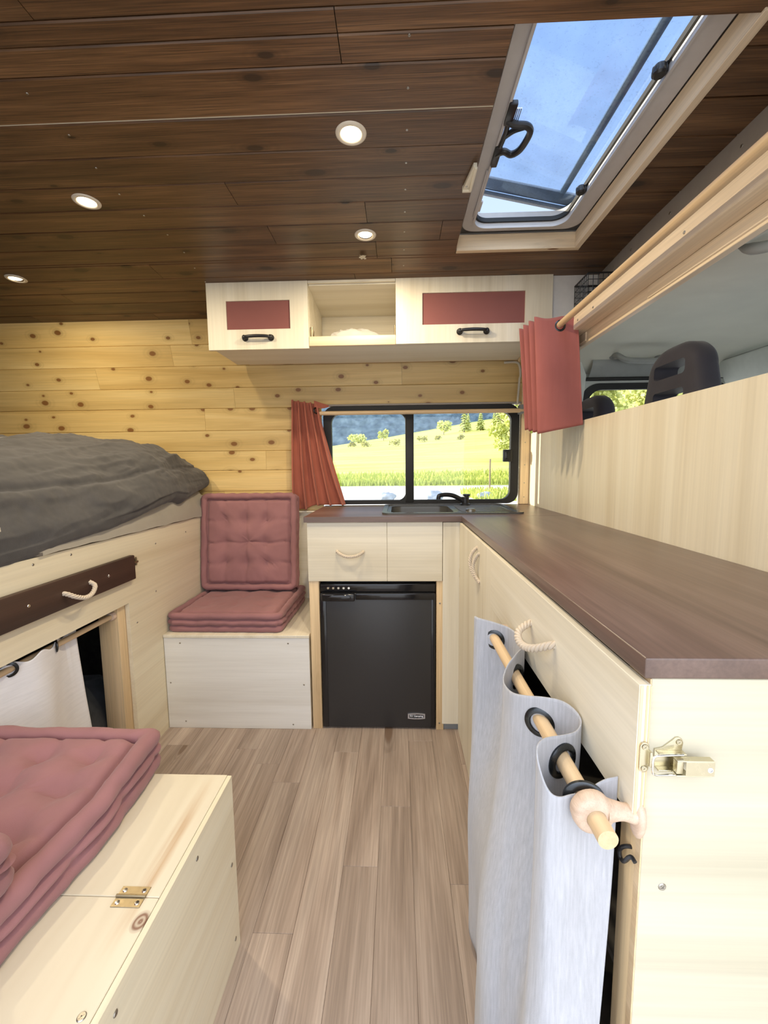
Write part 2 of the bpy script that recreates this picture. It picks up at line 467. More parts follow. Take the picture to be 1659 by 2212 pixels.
b = B(); x = -0.158 - 0.0955 * 27
k = 0
fixed = {0: [1.03], 1: [1.235], -2: [0.86], 2: [0.62, 1.56], -1: [1.49], -3: [1.33], -4: [1.42], -5: [1.50]}
for i in range(-27, 10):
    x0 = -0.158 + 0.0955 * i; x1 = x0 + 0.0955
    ys = [YN - 0.03]
    if i in fixed: ys += fixed[i]
    else:
        y = R.uniform(0.3, 1.1)
        while y < 2.0: ys.append(y); y += 0.9
    ys.append(2.15)
    for y0, y1 in zip(ys, ys[1:]):
        b.box(x0 + 0.0002, x1 - 0.0002, y0 + 0.0002, y1 - 0.0002, -0.012, 0, 0.0006, 1)
struct('floor', b, M_FLOOR, smooth=0)
b = B(); b.box(-2.75, 0.80, YN - 0.03, 2.2, -0.06, -0.0125)
struct('floor_base', b, M_DARKINT, smooth=0)

HX0, HX1, HY0, HY1 = 0.203, 0.627, 0.802, 1.555     # roof hatch opening
yb = [YN - 0.05, 0.14, 0.245, 0.35, 0.455, 0.558, 0.66, 0.7595, 0.8575, 0.962, 1.064, 1.164, 1.261, 1.363, 1.468, 1.57, 1.67, 1.77, 1.86, 1.96, 2.05]
joint = {7: [-0.1], 8: [-1.3], 9: [], 10: [], 11: [-0.45], 12: [-0.09], 13: [-0.4, 0.14], 14: [-0.07], 15: [-0.9, -0.02], 6: [-0.6]}
def plank(b, x0, x1, y0, y1):
    g = 0.0012; c = 0.0022
    poly = [(y0 + g, zc(y0) + 0.012), (y0 + g, zc(y0) + c), (y0 + g + c, zc(y0)), (y1 - g - c, zc(y1)), (y1 - g, zc(y1) + c), (y1 - g, zc(y1) + 0.012)]
    b.prism(poly, 'x', x0 + 0.0008, x1 - 0.0008)
b = B()
for i, (y0, y1) in enumerate(zip(yb, yb[1:])):
    if abs(y0 - 0.962) < 1e-6: y0 += 0.0026
    js = joint.get(i)
    if js is None: js = [R.uniform(-2.0, 0.1)]
    if min(js + [9]) > -1.2: js = js + [R.uniform(-2.3, -1.5)]
    xs = sorted([-2.72] + js + [0.778])
    for x0, x1 in zip(xs, xs[1:]):
        if y1 <= HY0 + 0.001 or y0 >= HY1 - 0.001: plank(b, x0, x1, y0, y1); continue
        for p0, p1 in ((y0, min(y1, HY0)), (max(y0, HY0), min(y1, HY1)), (max(y0, HY1), y1)):
            if p1 - p0 < 0.002: continue
            if p0 >= HY0 - 1e-6 and p1 <= HY1 + 1e-6:
                if x0 < HX0: plank(b, x0, min(x1, HX0), p0, p1)
                if x1 > HX1: plank(b, max(x0, HX1), x1, p0, p1)
            else: plank(b, x0, x1, p0, p1)
ceiling = struct('ceiling', b, M_CEIL, smooth=0)
for i in range(7, 19):
    y = (yb[i] + yb[i + 1]) / 2
    screw(ceiling, (0.024, y, zc(y)), (0, 0, -1), 0.0028)
for i in range(7, 17):
    y = yb[i] + 0.03
    screw(ceiling, (-0.74 + 0.012 * math.sin(i * 5), y, zc(y)), (0, 0, -1), 0.0028)
b = B(); b.box(-2.70, HX0, 0.959, 0.9685, 1.8312, 1.838); obj('gap_filler', b, M_WHITEPL, ceiling, 0, 'pale strip showing through an open plank joint')
# roof skin above the planks, with the hatch cut out
b = B()
for x0, x1, y0, y1 in ((-2.75, HX0 - 0.0, YN - 0.05, 2.12), (HX1, 0.80, YN - 0.05, 2.12), (HX0, HX1, YN - 0.05, HY0 - 0.01), (HX0, HX1, HY1 + 0.02, 2.12)):
    b.box(x0, x1, y0, y1, 1.842, 1.90)
struct('ceiling_roof_skin', b, M_WHITEMETAL, smooth=0)

# far side wall: tongue and groove pine above, poplar ply below
zb = [0.868, 0.969, 1.076, 1.175, 1.278, 1.389, 1.487, 1.588, 1.683, 1.80]
WX0, WX1, WZ0, WZ1 = -0.385, 0.606, 0.893, 1.389      # window opening
b = B()
wj = {1: [-1.4], 2: [-0.675], 3: [-1.9], 4: [-0.98], 5: [-0.82], 6: [0.02, -1.5], 7: [-1.1], 8: [-0.99], 0: [-0.9]}
def wboard(b, x0, x1, z0, z1):
    c = 0.0025; g = 0.0004
    poly = [(yw(z0) + 0.012, z0 + g), (yw(z0) + c, z0 + g), (yw(z0), z0 + c), (yw(z1), z1 - c), (yw(z1) + c, z1 - g), (yw(z1) + 0.012, z1 - g)]
    b.prism(poly, 'x', x0 + 0.0004, x1 - 0.0004)
for i, (z0, z1) in enumerate(zip(zb, zb[1:])):
    xs = sorted([-2.72] + wj.get(i, []) + [0.652 if z1 < 1.3 else 0.775])
    for x0, x1 in zip(xs, xs[1:]):
        if z1 <= WZ1 + 1e-6 and z0 >= 0.86:
            if x0 < WX0: wboard(b, x0, min(x1, WX0), z0, z1)
            if x1 > WX1: wboard(b, max(x0, WX1), x1, z0, z1)
        else: wboard(b, x0, x1, z0, z1)
wall_back = struct('wall_back', b, M_PINE, smooth=0)
b = B(); b.box(-2.72, 0.652, 2.118, 2.14, 0.0, 0.862, 0.001, 1); b.box(-0.56, -0.376, 2.095, 2.14, 0.862, 0.868)
struct('wall_back_lower', b, M_PLYX, smooth=0)
b = B()       # body shell behind the boards
for x0, x1, z0, z1 in ((-2.75, WX0 - 0.01, -0.06, 1.40), (WX1 + 0.01, 0.66, -0.06, 1.40), (WX0 - 0.01, WX1 + 0.01, -0.06, WZ0 - 0.012)):
    b.box(x0, x1, 2.142, 2.20, z0, z1)
b.prism([(2.142, 1.395), (2.20, 1.395), (2.20, 1.86), (2.045, 1.86), (2.045, 1.805)], 'x', -2.75, 0.80)
struct('wall_back_shell', b, M_GREYMETAL, smooth=0)
b = B(); b.box(0.6005, 0.777, 1.722, 1.730, 1.6245, 1.816); b.box(0.6005, 0.639, 1.722, 1.730, 1.585, 1.6245)
struct('trim_1', b, M_WHITEMETAL, smooth=0, label='white painted metal panel beside the overhead cabinet')
b = B(); b.box(0.607, 0.6505, 2.112, 2.1285, 0.894, 1.585, 0.002)
t2 = struct('trim_2', b, M_PINEZ, smooth=0, label='narrow pine upright between window and partition')
for z in (0.93, 1.0, 1.09, 1.2, 1.31): screw(t2, (0.628, 2.1118, z), (0, -1, 0), 0.003)

# rear wall with a small unseen opening added to throw sun on the duvet, door wall with the wide sliding door opening
b = B()
for y0, y1, z0, z1 in ((YN, 1.75, 0, 1.83), (1.98, 2.15, 0, 1.83), (1.75, 1.98, 0, 1.29), (1.75, 1.98, 1.385, 1.83)):
    b.box(-2.74, -2.70, y0, y1, z0, z1)
struct('wall_left', b, M_WHITEMETAL, smooth=0)
b = B()
for x0, x1, z0, z1 in ((-2.72, -1.02, -0.06, 1.83), (0.66, 0.80, -0.06, 1.83), (-1.02, 0.66, 1.70, 1.83)):
    b.box(x0, x1, YN - 0.05, YN, z0, z1)
struct('wall_front', b, M_WHITEMETAL, smooth=0)

# partition behind the worktop
b = B(); b.box(0.652, 0.668, YN, 2.128, -0.01, 1.2425, 0.001, 1)
struct('wall_partition', b, M_PLYZW, smooth=0)

# ------------------------------------------------------------------ beam and panel over the cab
beam = B(); beam.box(0.600, 0.652, YN + 0.01, 2.02, 1.543, 1.612, 0.003)
t = struct('beam_pine', beam, M_PINEY, smooth=0, label='long pine beam over the partition')
for y in (0.95, 1.12, 1.36, 1.47): screw(t, (0.5996, y, 1.565 if y != 1.12 else 1.59), (-1, 0, 0), 0.0035)
b = B(); b.box(0.6525, 0.672, YN + 0.01, 2.02, 1.505, 1.60, 0.002)
for y0, y1 in ((YN + 0.01, 0.55), (0.80, 1.16), (1.52, 2.02)): b.box(0.648, 0.6565, y0, y1, 1.512, 1.5425, 0.002)
struct('trim_3', b, M_PINEY, smooth=0, label='lower pine batten behind the beam')
b = B(); b.box(0.778, 0.792, YN, 2.0, 1.624, 1.84)
t = struct('trim_4', b, M_GREYMETAL, smooth=0, label='grey metal strip above the beam')
for y in (1.05, 1.30, 1.50, 1.62): screw(t, (0.7778, y, 1.795), (-1, 0, 0), 0.004)
b = B(); b.box(0.640, 0.792, YN + 0.01, 2.0, 1.6125, 1.6235)
struct('trim_5', b, M_PLYY, smooth=0, label='ply shelf over the cab')

# ------------------------------------------------------------------ kitchen window
oy0, oy1 = 2.120, 2.150
outer = rrect(-0.375, 0.600, 0.8975, 1.389, 0.055, 7)
fr = B(); fr.ring_prism(outer, rrect(-0.335, 0.560, 0.918, 1.351, 0.045, 7), 'y', oy0, oy1)
win = struct('window_1', fr, M_RUBBER, smooth=30, label='black framed sliding window over the sink')
b = B(); b.box(0.036, 0.078, 2.117, 2.152, 0.905, 1.37, 0.004); struct('mullion', b, M_RUBBER, win)
def fillet(b, cx, cz, sx, sz, r=0.04):
    poly = [(cx, cz)]
    for k in range(7):
        a = math.radians(90 * k / 6); poly.append((cx + sx * r * (1 - math.sin(a)), cz + sz * r * (1 - math.cos(a))))
    b.prism(poly, 'y', 2.122, 2.150)
b = B(); fillet(b, 0.037, 0.917, -1, 1); fillet(b, 0.037, 1.352, -1, -1); struct('corner', b, M_RUBBER, win)
b = B(); b.box(-0.345, 0.570, 2.1335, 2.1365, 0.91, 1.352); struct('pane', b, M_GLASS, win, smooth=0)
b = B(); b.box(0.520, 0.565, 2.108, 2.122, 1.106, 1.166, 0.004); b.box(0.530, 0.545, 2.100, 2.110, 1.12, 1.155, 0.003); struct('latch', b, M_BLACK, win)
b = B(); b.box(-0.385, 0.606, 2.114, 2.128, 1.3895, 1.3985, 0.002); struct('head_strip', b, M_GREYMETAL, win, smooth=0)

# ------------------------------------------------------------------ roof hatch
hatch = thing('roof_hatch', 'open roof hatch with clear dome lid and grey plastic frame in the plank ceiling', 'skylight', (0.41, 1.18, 1.828))
outer = rrect(0.2165, 0.604, 0.70, 1.519, 0.045, 8); inner = rrect(0.252, 0.549, 0.74, 1.487, 0.045, 8)
b = B(); b.ring_prism(outer, inner, 'z', 1.876, 1.884)
b.ring_prism(rrect(0.246, 0.555, 0.734, 1.493, 0.05, 8), inner, 'z', 1.868, 1.8765)
b.ring_prism(rrect(0.2166, 0.6039, 0.7001, 1.5189, 0.045, 8), rrect(0.240, 0.561, 0.725, 1.498, 0.05, 8), 'z', 1.8845, 1.922)
obj('frame', b, M_FRAME, hatch, 30)
b = B(); b.ring_prism([(0.66, 1.60), (0.17, 1.60), (0.17, 0.66), (0.66, 0.66)], [(0.6035, 1.5185), (0.217, 1.5185), (0.217, 0.701), (0.6035, 0.701)], 'z', 1.9005, 1.910); obj('flange', b, M_GREYMETAL, hatch, 0)
b = B(); b.ring_prism(rrect(0.251, 0.5505, 0.739, 1.488, 0.045, 8), rrect(0.2575, 0.5435, 0.7455, 1.481, 0.042, 8), 'z', 1.8845, 1.897)
obj('seal', b, M_RUBBER, hatch, 30)
b = B(); b.box(0.2415, 0.253, 1.22, 1.43, 1.870, 1.8755, 0.002); b.box(0.2415, 0.259, 1.35, 1.40, 1.8695, 1.8755, 0.002); obj('guide_strip', b, M_FRAME, hatch)
hm = Matrix.Translation((0.585, 0, 1.920)) @ Matrix.Rotation(math.radians(12.5), 4, 'Y') @ Matrix.Translation((-0.585, 0, -1.920))
def tilt(b): bmesh.ops.transform(b.bm, matrix=hm, verts=b.bm.verts); return b
b = B(); b.prism(rrect(0.232, 0.590, 0.715, 1.505, 0.05, 8), 'z', 1.921, 1.926); tilt(b)
lid = obj('lid', b, M_ACRYL, hatch, 30, label='clear dome lid raised on its left edge')
b = B()
b.ring_prism(rrect(0.228, 0.594, 0.711, 1.509, 0.05, 8), rrect(0.238, 0.584, 0.721, 1.499, 0.046, 8), 'z', 1.917, 1.929)
tilt(b); obj('edge_trim', b, M_ACRYLBAND, lid, 30)
b = B(); b.box(0.512, 0.532, 0.75, 1.468, 1.928, 1.936, 0.003); b.box(0.244, 0.578, 1.440, 1.496, 1.928, 1.936, 0.003)
tilt(b); obj('seam_band', b, M_ACRYLBAND, lid)
hd = B()
hd.box(0.247, 0.266, 1.003, 1.062, 1.862, 1.874, 0.003)
handle = obj('handle', hd, M_BLACK, hatch, label='black D-shaped lid handle')
hd = B(); hd.box(0.246, 0.263, 1.128, 1.196, 1.862, 1.874, 0.003); obj('catch_plate', hd, M_BLACK, handle)
b = B(); loop = catmull([(0.254, 1.052, 1.868), (0.272, 1.056, 1.862), (0.297, 1.055, 1.858), (0.311, 1.068, 1.857), (0.311, 1.096, 1.857), (0.303, 1.13, 1.858), (0.287, 1.146, 1.860), (0.268, 1.141, 1.864), (0.253, 1.155, 1.868)], 6)
b.tube(loop, 0.0078, 10); b.tube(catmull([(0.256, 1.04, 1.868), (0.259, 1.09, 1.868), (0.254, 1.15, 1.868)], 5), 0.006, 10)
b.tube(catmull([(0.259, 1.10, 1.868), (0.275, 1.075, 1.863), (0.296, 1.06, 1.859)], 5), 0.006, 8)
obj('grip', b, M_BLACK, handle)
b = B()
for kx in (0.2695, 0.2735, 0.2775): b.cyl((kx, 1.022, 1.870), (kx, 1.053, 1.868), 0.0013, seg=8)
obj('spring', b, M_CHROME, handle)
for y in (0.956, 1.323):
    b = B(); b.lathe([(0, -0.012), (0.010, -0.012), (0.0135, -0.008), (0.0135, 0.004), (0.010, 0.008), (0, 0.008)], (0.535, y, 1.880), (0, 0, 1), 18)
    for k in range(8):
        a = k * PI / 4; b.ball((0.535 + 0.0125 * math.cos(a), y + 0.0125 * math.sin(a), 1.878), (0.0028, 0.0028, 0.008), 8, 6)
    b.box(0.538, 0.556, y - 0.006, y + 0.006, 1.872, 1.880, 0.002)
    obj('knob', b, M_BLACK, hatch)
lin = B(); lin.box(HX0 + 0.002, 0.627, 1.535, 1.554, 1.8235, 1.8755, 0.0012, 1)
struct('trim_6', lin, M_PINEX, smooth=0, label='pine lining board on the far side of the roof hatch')
lin = B(); lin.box(0.607, 0.626, 0.79, 1.5345, 1.8235, 1.8755, 0.0012, 1)
struct('trim_7', lin, M_PINEY, smooth=0, label='pine lining board on the cab side of the roof hatch')
b = B(); b.prism([(0.176, 1.209), (0.199, 1.209), (0.199, 1.12), (0.190, 1.12)], 'z', 1.816, 1.8275, 0.001); b.box(0.1755, 0.199, 1.203, 1.2095, 1.812, 1.8275, 0.001)
b.box(0.193, 0.1995, 1.118, 1.203, 1.811, 1.817, 0.001)
br = tag(obj('plastic_bracket', b, M_WHITEPL), 'small cream plastic bracket screwed to the ceiling beside the roof hatch', 'bracket')
screw(br, (0.184, 1.190, 1.816), (0, 0, -1), 0.003)
b = B(); b.grid(lambda u, v: (-0.13 + 0.02 * u + 0.004 * math.sin(9 * v), 1.53 + 0.026 * v, 1.8195 - 0.004 * abs(math.sin(5 * u + 7 * v)) - 0.002), 5, 6)
tag(obj('paper_scrap', b, M_WHITEPL), 'tiny torn scrap of tape hanging from the ceiling by the far lamp', 'scrap')

# ------------------------------------------------------------------ recessed downlights
def downlight(x, y, label, power):
    z = zc(y)
    t = thing('recessed_downlight', label, 'light', (x, y, z), 'warm downlights in the plank ceiling')
    b = B(); b.lathe([(0.0225, 0.004), (0.0225, -0.0008), (0.025, -0.0035), (0.031, -0.0035), (0.0345, -0.0015), (0.035, 0.001)], (x, y, z), (0, 0, 1), 36)
    obj('trim_ring', b, M_LIGHTRIM, t, 50)
    b = B(); b.lathe([(0, -0.0012), (0.012, -0.0012), (0.0224, -0.0005)], (x, y, z), (0, 0, 1), 30)
    obj('lens', b, M_GLOW, t, 50)
    L = bpy.data.lights.new('lamp', 'AREA'); L.shape = 'DISK'; L.size = 0.05; L.energy = power; L.color = (1.0, 0.83, 0.57)
    lo = bpy.data.objects.new('lamp', L); COL.objects.link(lo); lo.parent = t; lo.location = (0, 0, -0.006)
PW = 4.8
downlight(-0.101, 1.017, 'round warm downlight nearest the roof hatch handle', PW)
downlight(-0.101, 1.427, 'small round downlight in front of the overhead cabinet, level with its open bay', PW)
downlight(-0.862, 1.219, 'round warm downlight over the near end of the bed panel, third from the roof hatch', PW)
downlight(-1.461, 1.640, 'round warm downlight at the left edge over the dark duvet', PW)
# ------------------------------------------------------------------ overhead cabinet
def pull(parent, x0, x1, z, y):
    """black iron bow pull with round end rosettes"""
    b = B()
    zc_ = z
    P = catmull([(x0 + 0.008, y + 0.001, zc_), (x0 + 0.010, y - 0.014, zc_), (x0 + 0.022, y - 0.021, zc_ + 0.001), ((x0 + x1) / 2, y - 0.023, zc_ + 0.002), (x1 - 0.022, y - 0.021, zc_ + 0.001), (x1 - 0.010, y - 0.014, zc_), (x1 - 0.008, y + 0.001, zc_)], 8)
    n = len(P); b.tube(P, [0.0042 + 0.002 * math.sin(PI * i / (n - 1)) for i in range(n)], 12)
    for x in (x0 + 0.008, x1 - 0.008):
        b.lathe([(0.006, -0.016), (0.007, -0.010), (0.010, -0.006), (0.0125, -0.003), (0.012, 0.001)], (x, y, zc_), (0, 1, 0), 18)
        b.ball((x, y - 0.016, zc_), (0.0085, 0.006, 0.009), 14, 8)
    return obj('handle', b, M_BLACK, parent)
CY, CZ0, CZ1 = 1.710, 1.562, 1.816
cab = thing('overhead_cabinet', 'pale ply overhead cabinet with two dusty red door inserts and an open bay between them', 'cabinet', (-0.08, 1.86, CZ0))
b = B()
b.box(-0.752, 0.597, CY + 0.016, 2.00, CZ0 + 0.008, CZ0 + 0.020, 0.001, 1)
b.prism([(CY + 0.016, 1.800), (2.02, 1.782), (2.02, 1.790), (CY + 0.016, 1.812)], 'x', -0.752, 0.597)
for x in (-0.752, -0.362, 0.000, 0.585): b.prism([(CY + 0.016, CZ0 + 0.009), (2.01, CZ0 + 0.020), (2.01, 1.788), (CY + 0.016, 1.808)], 'x', x, x + 0.011)
b.box(-0.352, 0.001, 2.02, 2.028, CZ0 + 0.02, 1.79)
obj('body', b, M_PLYX, cab, 0)
b = B(); b.box(-0.70, 0.612, 2.008, 2.022, 1.572, 1.602, 0.002); ba = obj('batten', b, M_PINEX, cab)
b = B(); b.box(-0.351, 0.001, 1.93, 2.019, 1.583, 1.650, 0.001); obj('back_shelf', b, M_PLYX, cab, 0)
def cab_door(x0, x1, ix0, ix1, iz0, iz1, hx0, hx1, hz, z0, z1):
    d = B(); d.ring_prism([(x0, z0), (x1, z0), (x1, z1), (x0, z1)], [(ix0, iz0), (ix1, iz0), (ix1, iz1), (ix0, iz1)], 'y', CY, CY + 0.014)
    d = obj('door', d, M_PLYZ, cab, 0)
    b = B(); b.box(ix0 - 0.004, ix1 + 0.004, CY + 0.006, CY + 0.011, iz0 - 0.004, iz1 + 0.004); obj('cloth_insert', b, M_INSERT, d, 0, 'dusty red cloth panel')
    pull(d, hx0, hx1, hz, CY)
cab_door(-0.756, -0.352, -0.679, -0.424, 1.635, 1.744, -0.614, -0.494, 1.601, CZ0 - 0.004, CZ1 - 0.002)
cab_door(-0.006, 0.599, 0.098, 0.495, 1.638, 1.757, 0.235, 0.355, 1.6085, CZ0 + 0.006, CZ1 + 0.004)
b = B(); b.box(-0.351, -0.007, CY + 0.002, CY + 0.016, 1.567, 1.604, 0.002); obj('front_lip', b, M_PINEX, cab)
b = B(); b.box(-0.351, -0.007, CY + 0.001, CY + 0.013, 1.8045, 1.8145, 0.001); obj('top_rail', b, M_PLYX, cab, 0)
for x, s in ((-0.350, 1), (-0.001, -1)):
    b = B()
    b.box(x, x + s * 0.004, CY + 0.020, CY + 0.060, 1.606, 1.645, 0.001); b.box(x + s * 0.004, x + s * 0.012, CY + 0.024, CY + 0.050, 1.615, 1.637, 0.002); b.cyl((x + s * 0.008, CY + 0.02, 1.645), (x + s * 0.008, CY + 0.02, 1.603), 0.0035, seg=10)
    obj('hinge', b, M_BRASS, cab)
screw(cab, (-0.255, 2.0195, 1.70), (0, -1, 0), 0.004)
bag = B()
def bagf(u, v):
    a = 2 * PI * u; t = v
    r = (1 - t) ** 0.55 if t < 1 else 0
    p = Vector((-0.18 + 0.135 * r * math.cos(a), 1.80 + 0.075 * r * math.sin(a), 1.5835 + 0.068 * (t ** 0.6)))
    d = noise.noise(p * 26) * 0.016 + noise.noise(p * 60) * 0.005
    return p + Vector((d, d * 0.6, abs(d) * 0.8 if t > 0.05 else 0))
bag.grid(bagf, 60, 18, closed_u=True)
tag(obj('plastic_bag', bag, M_BAG, None, 40), 'crumpled clear plastic bag in the open bay of the overhead cabinet', 'bag')
b = B(); b.tube(catmull([(0.50, 2.044, 1.568), (0.555, 2.042, 1.568), (0.578, 2.062, 1.552), (0.588, 2.084, 1.52), (0.587, 2.094, 1.50), (0.587, 2.106, 1.45), (0.586, 2.119, 1.385)], 8), 0.0052, 10)
tag(obj('electric_cable', b, M_CABLE), 'white cable running down the pine wall beside the window', 'cable')
# wire basket in the corner over the cab
bw = B()
bx0, bx1, by0, by1, bz0, bz1 = 0.684, 0.772, 1.60, 1.715, 1.640, 1.768
for fx in (bx0, bx1):
    for i in range(9): y = lerp(by0, by1, i / 8); bw.tube([(fx, y, bz0), (fx, y, bz1)], 0.0012, 6)
    for i in range(7): z = lerp(bz0, bz1, i / 6); bw.tube([(fx, by0, z), (fx, by1, z)], 0.0012 if i < 6 else 0.003, 6)
for fy in (by0, by1):
    for i in range(6): x = lerp(bx0, bx1, i / 5); bw.tube([(x, fy, bz0), (x, fy, bz1)], 0.0012, 6)
    for i in range(7): z = lerp(bz0, bz1, i / 6); bw.tube([(bx0, fy, z), (bx1, fy, z)], 0.0012 if i < 6 else 0.003, 6)
for i in range(9): y = lerp(by0, by1, i / 8); bw.tube([(bx0, y, bz0), (bx1, y, bz0)], 0.0012, 6)
for fx in (bx0, bx1):
    for fy in (by0, by1): bw.tube([(fx, fy, 1.624), (fx, fy, bz0)], 0.003, 6)
tag(obj('wire_basket', bw, M_BLACK), 'black wire mesh basket on the shelf over the cab, by the red curtain', 'basket')

# ------------------------------------------------------------------ back run of the kitchen
KY = 1.6286
def rope_part(parent, pts, r, turns=36, label=None):
    b = B(); rope(b, pts, r, turns); return obj('rope_handle', b, M_ROPE, parent, 60, label)
kit = thing('kitchen_cabinet', 'pale ply kitchen cabinet under the window, framing the black fridge', 'cabinet', (-0.06, 1.86, 0))
b = B(); b.box(-0.362, -0.350, KY + 0.0135, 2.117, 0.0, 0.869); b.box(0.262, 0.272, KY + 0.02, 2.117, 0, 0.869)
b.box(-0.350, 0.262, 2.10, 2.117, 0, 0.60); b.box(-0.350, 0.262, KY + 0.02, 2.0, 0.634, 0.640)
obj('carcass', b, M_PLYY, kit, 0)
d = B(); d.box(-0.3640, -0.0470, KY, KY + 0.013, 0.6315, 0.8695, 0.001, 1); d = obj('drawer_front', d, M_PLYX, kit)
rope_part(d, [(-0.244, KY + 0.004, 0.755), (-0.243, KY - 0.010, 0.753), (-0.22, KY - 0.026, 0.742), (-0.195, KY - 0.030, 0.7375), (-0.165, KY - 0.026, 0.741), (-0.143, KY - 0.010, 0.751), (-0.142, KY + 0.004, 0.753)], 0.0055, 45)
d = B(); d.box(-0.0462, 0.1715, KY, KY + 0.013, 0.6315, 0.8695, 0.001, 1); obj('front_panel', d, M_PLYX, kit)
d = B(); d.box(-0.3625, -0.3235, KY + 0.004, KY + 0.045, 0, 0.6308, 0.0015); obj('post', d, M_PINEZ, kit)
d = B(); d.box(0.1495, 0.1795, KY + 0.004, KY + 0.045, 0, 0.6308, 0.0015); d = obj('post', d, M_PINEZ, kit)
screw(d, (0.163, KY + 0.0038, 0.54), (0, -1, 0), 0.004); screw(d, (0.163, KY + 0.0038, 0.03), (0, -1, 0), 0.004)
d = B(); d.box(0.1735, 0.2505, KY + 0.001, KY + 0.013, 0.028, 0.8680, 0.001, 1); d = obj('door', d, M_PLYZ, kit)
for z in (0.665, 0.20):
    b = B(); b.box(0.2385, 0.2500, KY - 0.0008, KY + 0.002, z - 0.018, z + 0.018, 0.0006, 1); b.cyl((0.2515, KY - 0.001, z - 0.018), (0.2515, KY - 0.001, z + 0.018), 0.0028, seg=10)
    obj('hinge', b, M_BRASS, d)
d = B(); d.box(0.1735, 0.262, KY + 0.012, KY + 0.028, 0.0, 0.0265); obj('plinth', d, M_GREYPL, kit, 0)

# fridge
fr = thing('fridge', 'small black fridge set into the pale ply kitchen', 'fridge', (-0.086, 1.85, 0))
b = B(); b.box(-0.318, 0.144, KY + 0.05, 2.09, 0.001, 0.622, 0.004); obj('body', b, M_FRIDGE, fr)
b = B(); b.box(-0.3195, 0.1455, KY + 0.012, KY + 0.05, 0.584, 0.617, 0.003); cp = obj('control_panel', b, M_FRIDGEGLOSS, fr, label='glossy black top strip')
b = B()
for k in range(5): b.lathe([(0, -0.004), (0.0045, -0.004), (0.0055, 0.001)], (-0.287 + 0.021 * k, KY + 0.012, 0.601), (0, 1, 0), 14)
obj('button', b, M_CHROME, cp)
b = B(); b.box(-0.3195, 0.1455, KY + 0.006, KY + 0.049, 0.006, 0.5805, 0.006, 3); dr = obj('door', b, M_FRIDGE, fr)
b = B(); b.box(-0.176, 0.1440, KY + 0.0025, KY + 0.010, 0.553, 0.580, 0.004); b.box(-0.3195, -0.296, KY + 0.004, KY + 0.010, 0.008, 0.58, 0.002); b.box(0.128, 0.1455, KY + 0.004, KY + 0.010, 0.008, 0.58, 0.002)
obj('edge_trim', b, M_FRIDGEGLOSS, dr)
b = B(); b.box(-0.312, -0.178, KY - 0.010, KY + 0.010, 0.551, 0.582, 0.005, 3)
b.ball((-0.240, KY - 0.009, 0.566), (0.050, 0.005, 0.014), 24, 12)
obj('handle', b, M_FRIDGEGLOSS, dr)
def lens(L): return [(p[0], p[1] + (0.0028 if p[1] > 0.0592 else -0.0028) * (1 - ((p[0] - 0.0685) / 0.036) ** 2)) for p in L]
def dense(x0, x1, z0, z1):
    k = 10
    return [(lerp(x0, x1, i / k), z0) for i in range(k)] + [(x1, lerp(z0, z1, i / 3)) for i in range(3)] + [(lerp(x1, x0, i / k), z1) for i in range(k)] + [(x0, lerp(z1, z0, i / 3)) for i in range(3)]
bd = B(); bd.ring_prism(lens(dense(0.033, 0.104, 0.0495, 0.069)), lens(dense(0.0385, 0.0985, 0.0535, 0.065)), 'y', KY + 0.0020, KY + 0.0065)
bd = obj('badge', bd, M_BADGE, dr, 30, label='silver framed name badge')
cu = bpy.data.curves.new('lettering', 'FONT'); cu.body = 'RV Camping'; cu.size = 0.0108; cu.extrude = 0.0006; cu.align_x = 'CENTER'; cu.align_y = 'CENTER'
cu.offset = 0.0003
to = bpy.data.objects.new('lettering_curve', cu); COL.objects.link(to)
bpy.context.view_layer.update()
lme = bpy.data.meshes.new_from_object(to.evaluated_get(bpy.context.evaluated_depsgraph_get())); bpy.data.objects.remove(to)
lme.transform(Matrix.Translation(Vector((0.0685, KY + 0.0048, 0.0592)) - wpos(fr)) @ Matrix.Rotation(PI / 2, 4, 'X')); lme.materials.clear(); lme.materials.append(M_BADGETXT)
to = bpy.data.objects.new('lettering', lme); COL.objects.link(to); to.parent = bd

# ------------------------------------------------------------------ worktop, sink, tap
wt = thing('worktop', 'dark walnut stained L-shaped worktop running along the partition to the window', 'worktop', (0.3, 1.3, 0.871))
SX0, SX1, SY0, SY1 = -0.045, 0.485, 1.700, 2.055
b = B(); b.box(0.2435, 0.6512, 0.404, 1.616, 0.8712, 0.893, 0.0022, 3); obj('long_slab', b, M_COUNTER, wt)
b = B()
outl = [(-0.374, 1.6166), (0.6512, 1.6166), (0.6512, 2.1280), (-0.374, 2.1280)]
b.ring_prism(outl, [(SX0, SY0), (SX1, SY0), (SX1, SY1), (SX0, SY1)], 'z', 0.8712, 0.893)
obj('short_slab', b, M_COUNTERX, wt, 0)
sk = thing('sink', 'black inset sink with ribbed drainer in the dark worktop under the window', 'sink', (0.22, 1.88, 0.893))
o_ = rrect(-0.068, 0.508, 1.676, 2.085, 0.03, 6); i1 = rrect(-0.030, 0.235, 1.712, 2.045, 0.05, 6)
b = B()
n = len(o_)
b.ring_prism(rrect(-0.068, 0.508, 1.676, 2.085, 0.03, 6), rrect(-0.048, 0.488, 1.696, 2.062, 0.03, 6), 'z', 0.892, 0.9005)
b.ring_prism(rrect(-0.049, 0.489, 1.695, 2.063, 0.03, 6), rrect(-0.032, 0.232, 1.712, 2.03, 0.05, 6), 'z', 0.893, 0.8965)
obj('rim', b, M_SINK, sk, 30)
b = B()
pr = [(0.8955, 0.0), (0.880, 0.002), (0.79, 0.008), (0.772, 0.018), (0.766, 0.045)]
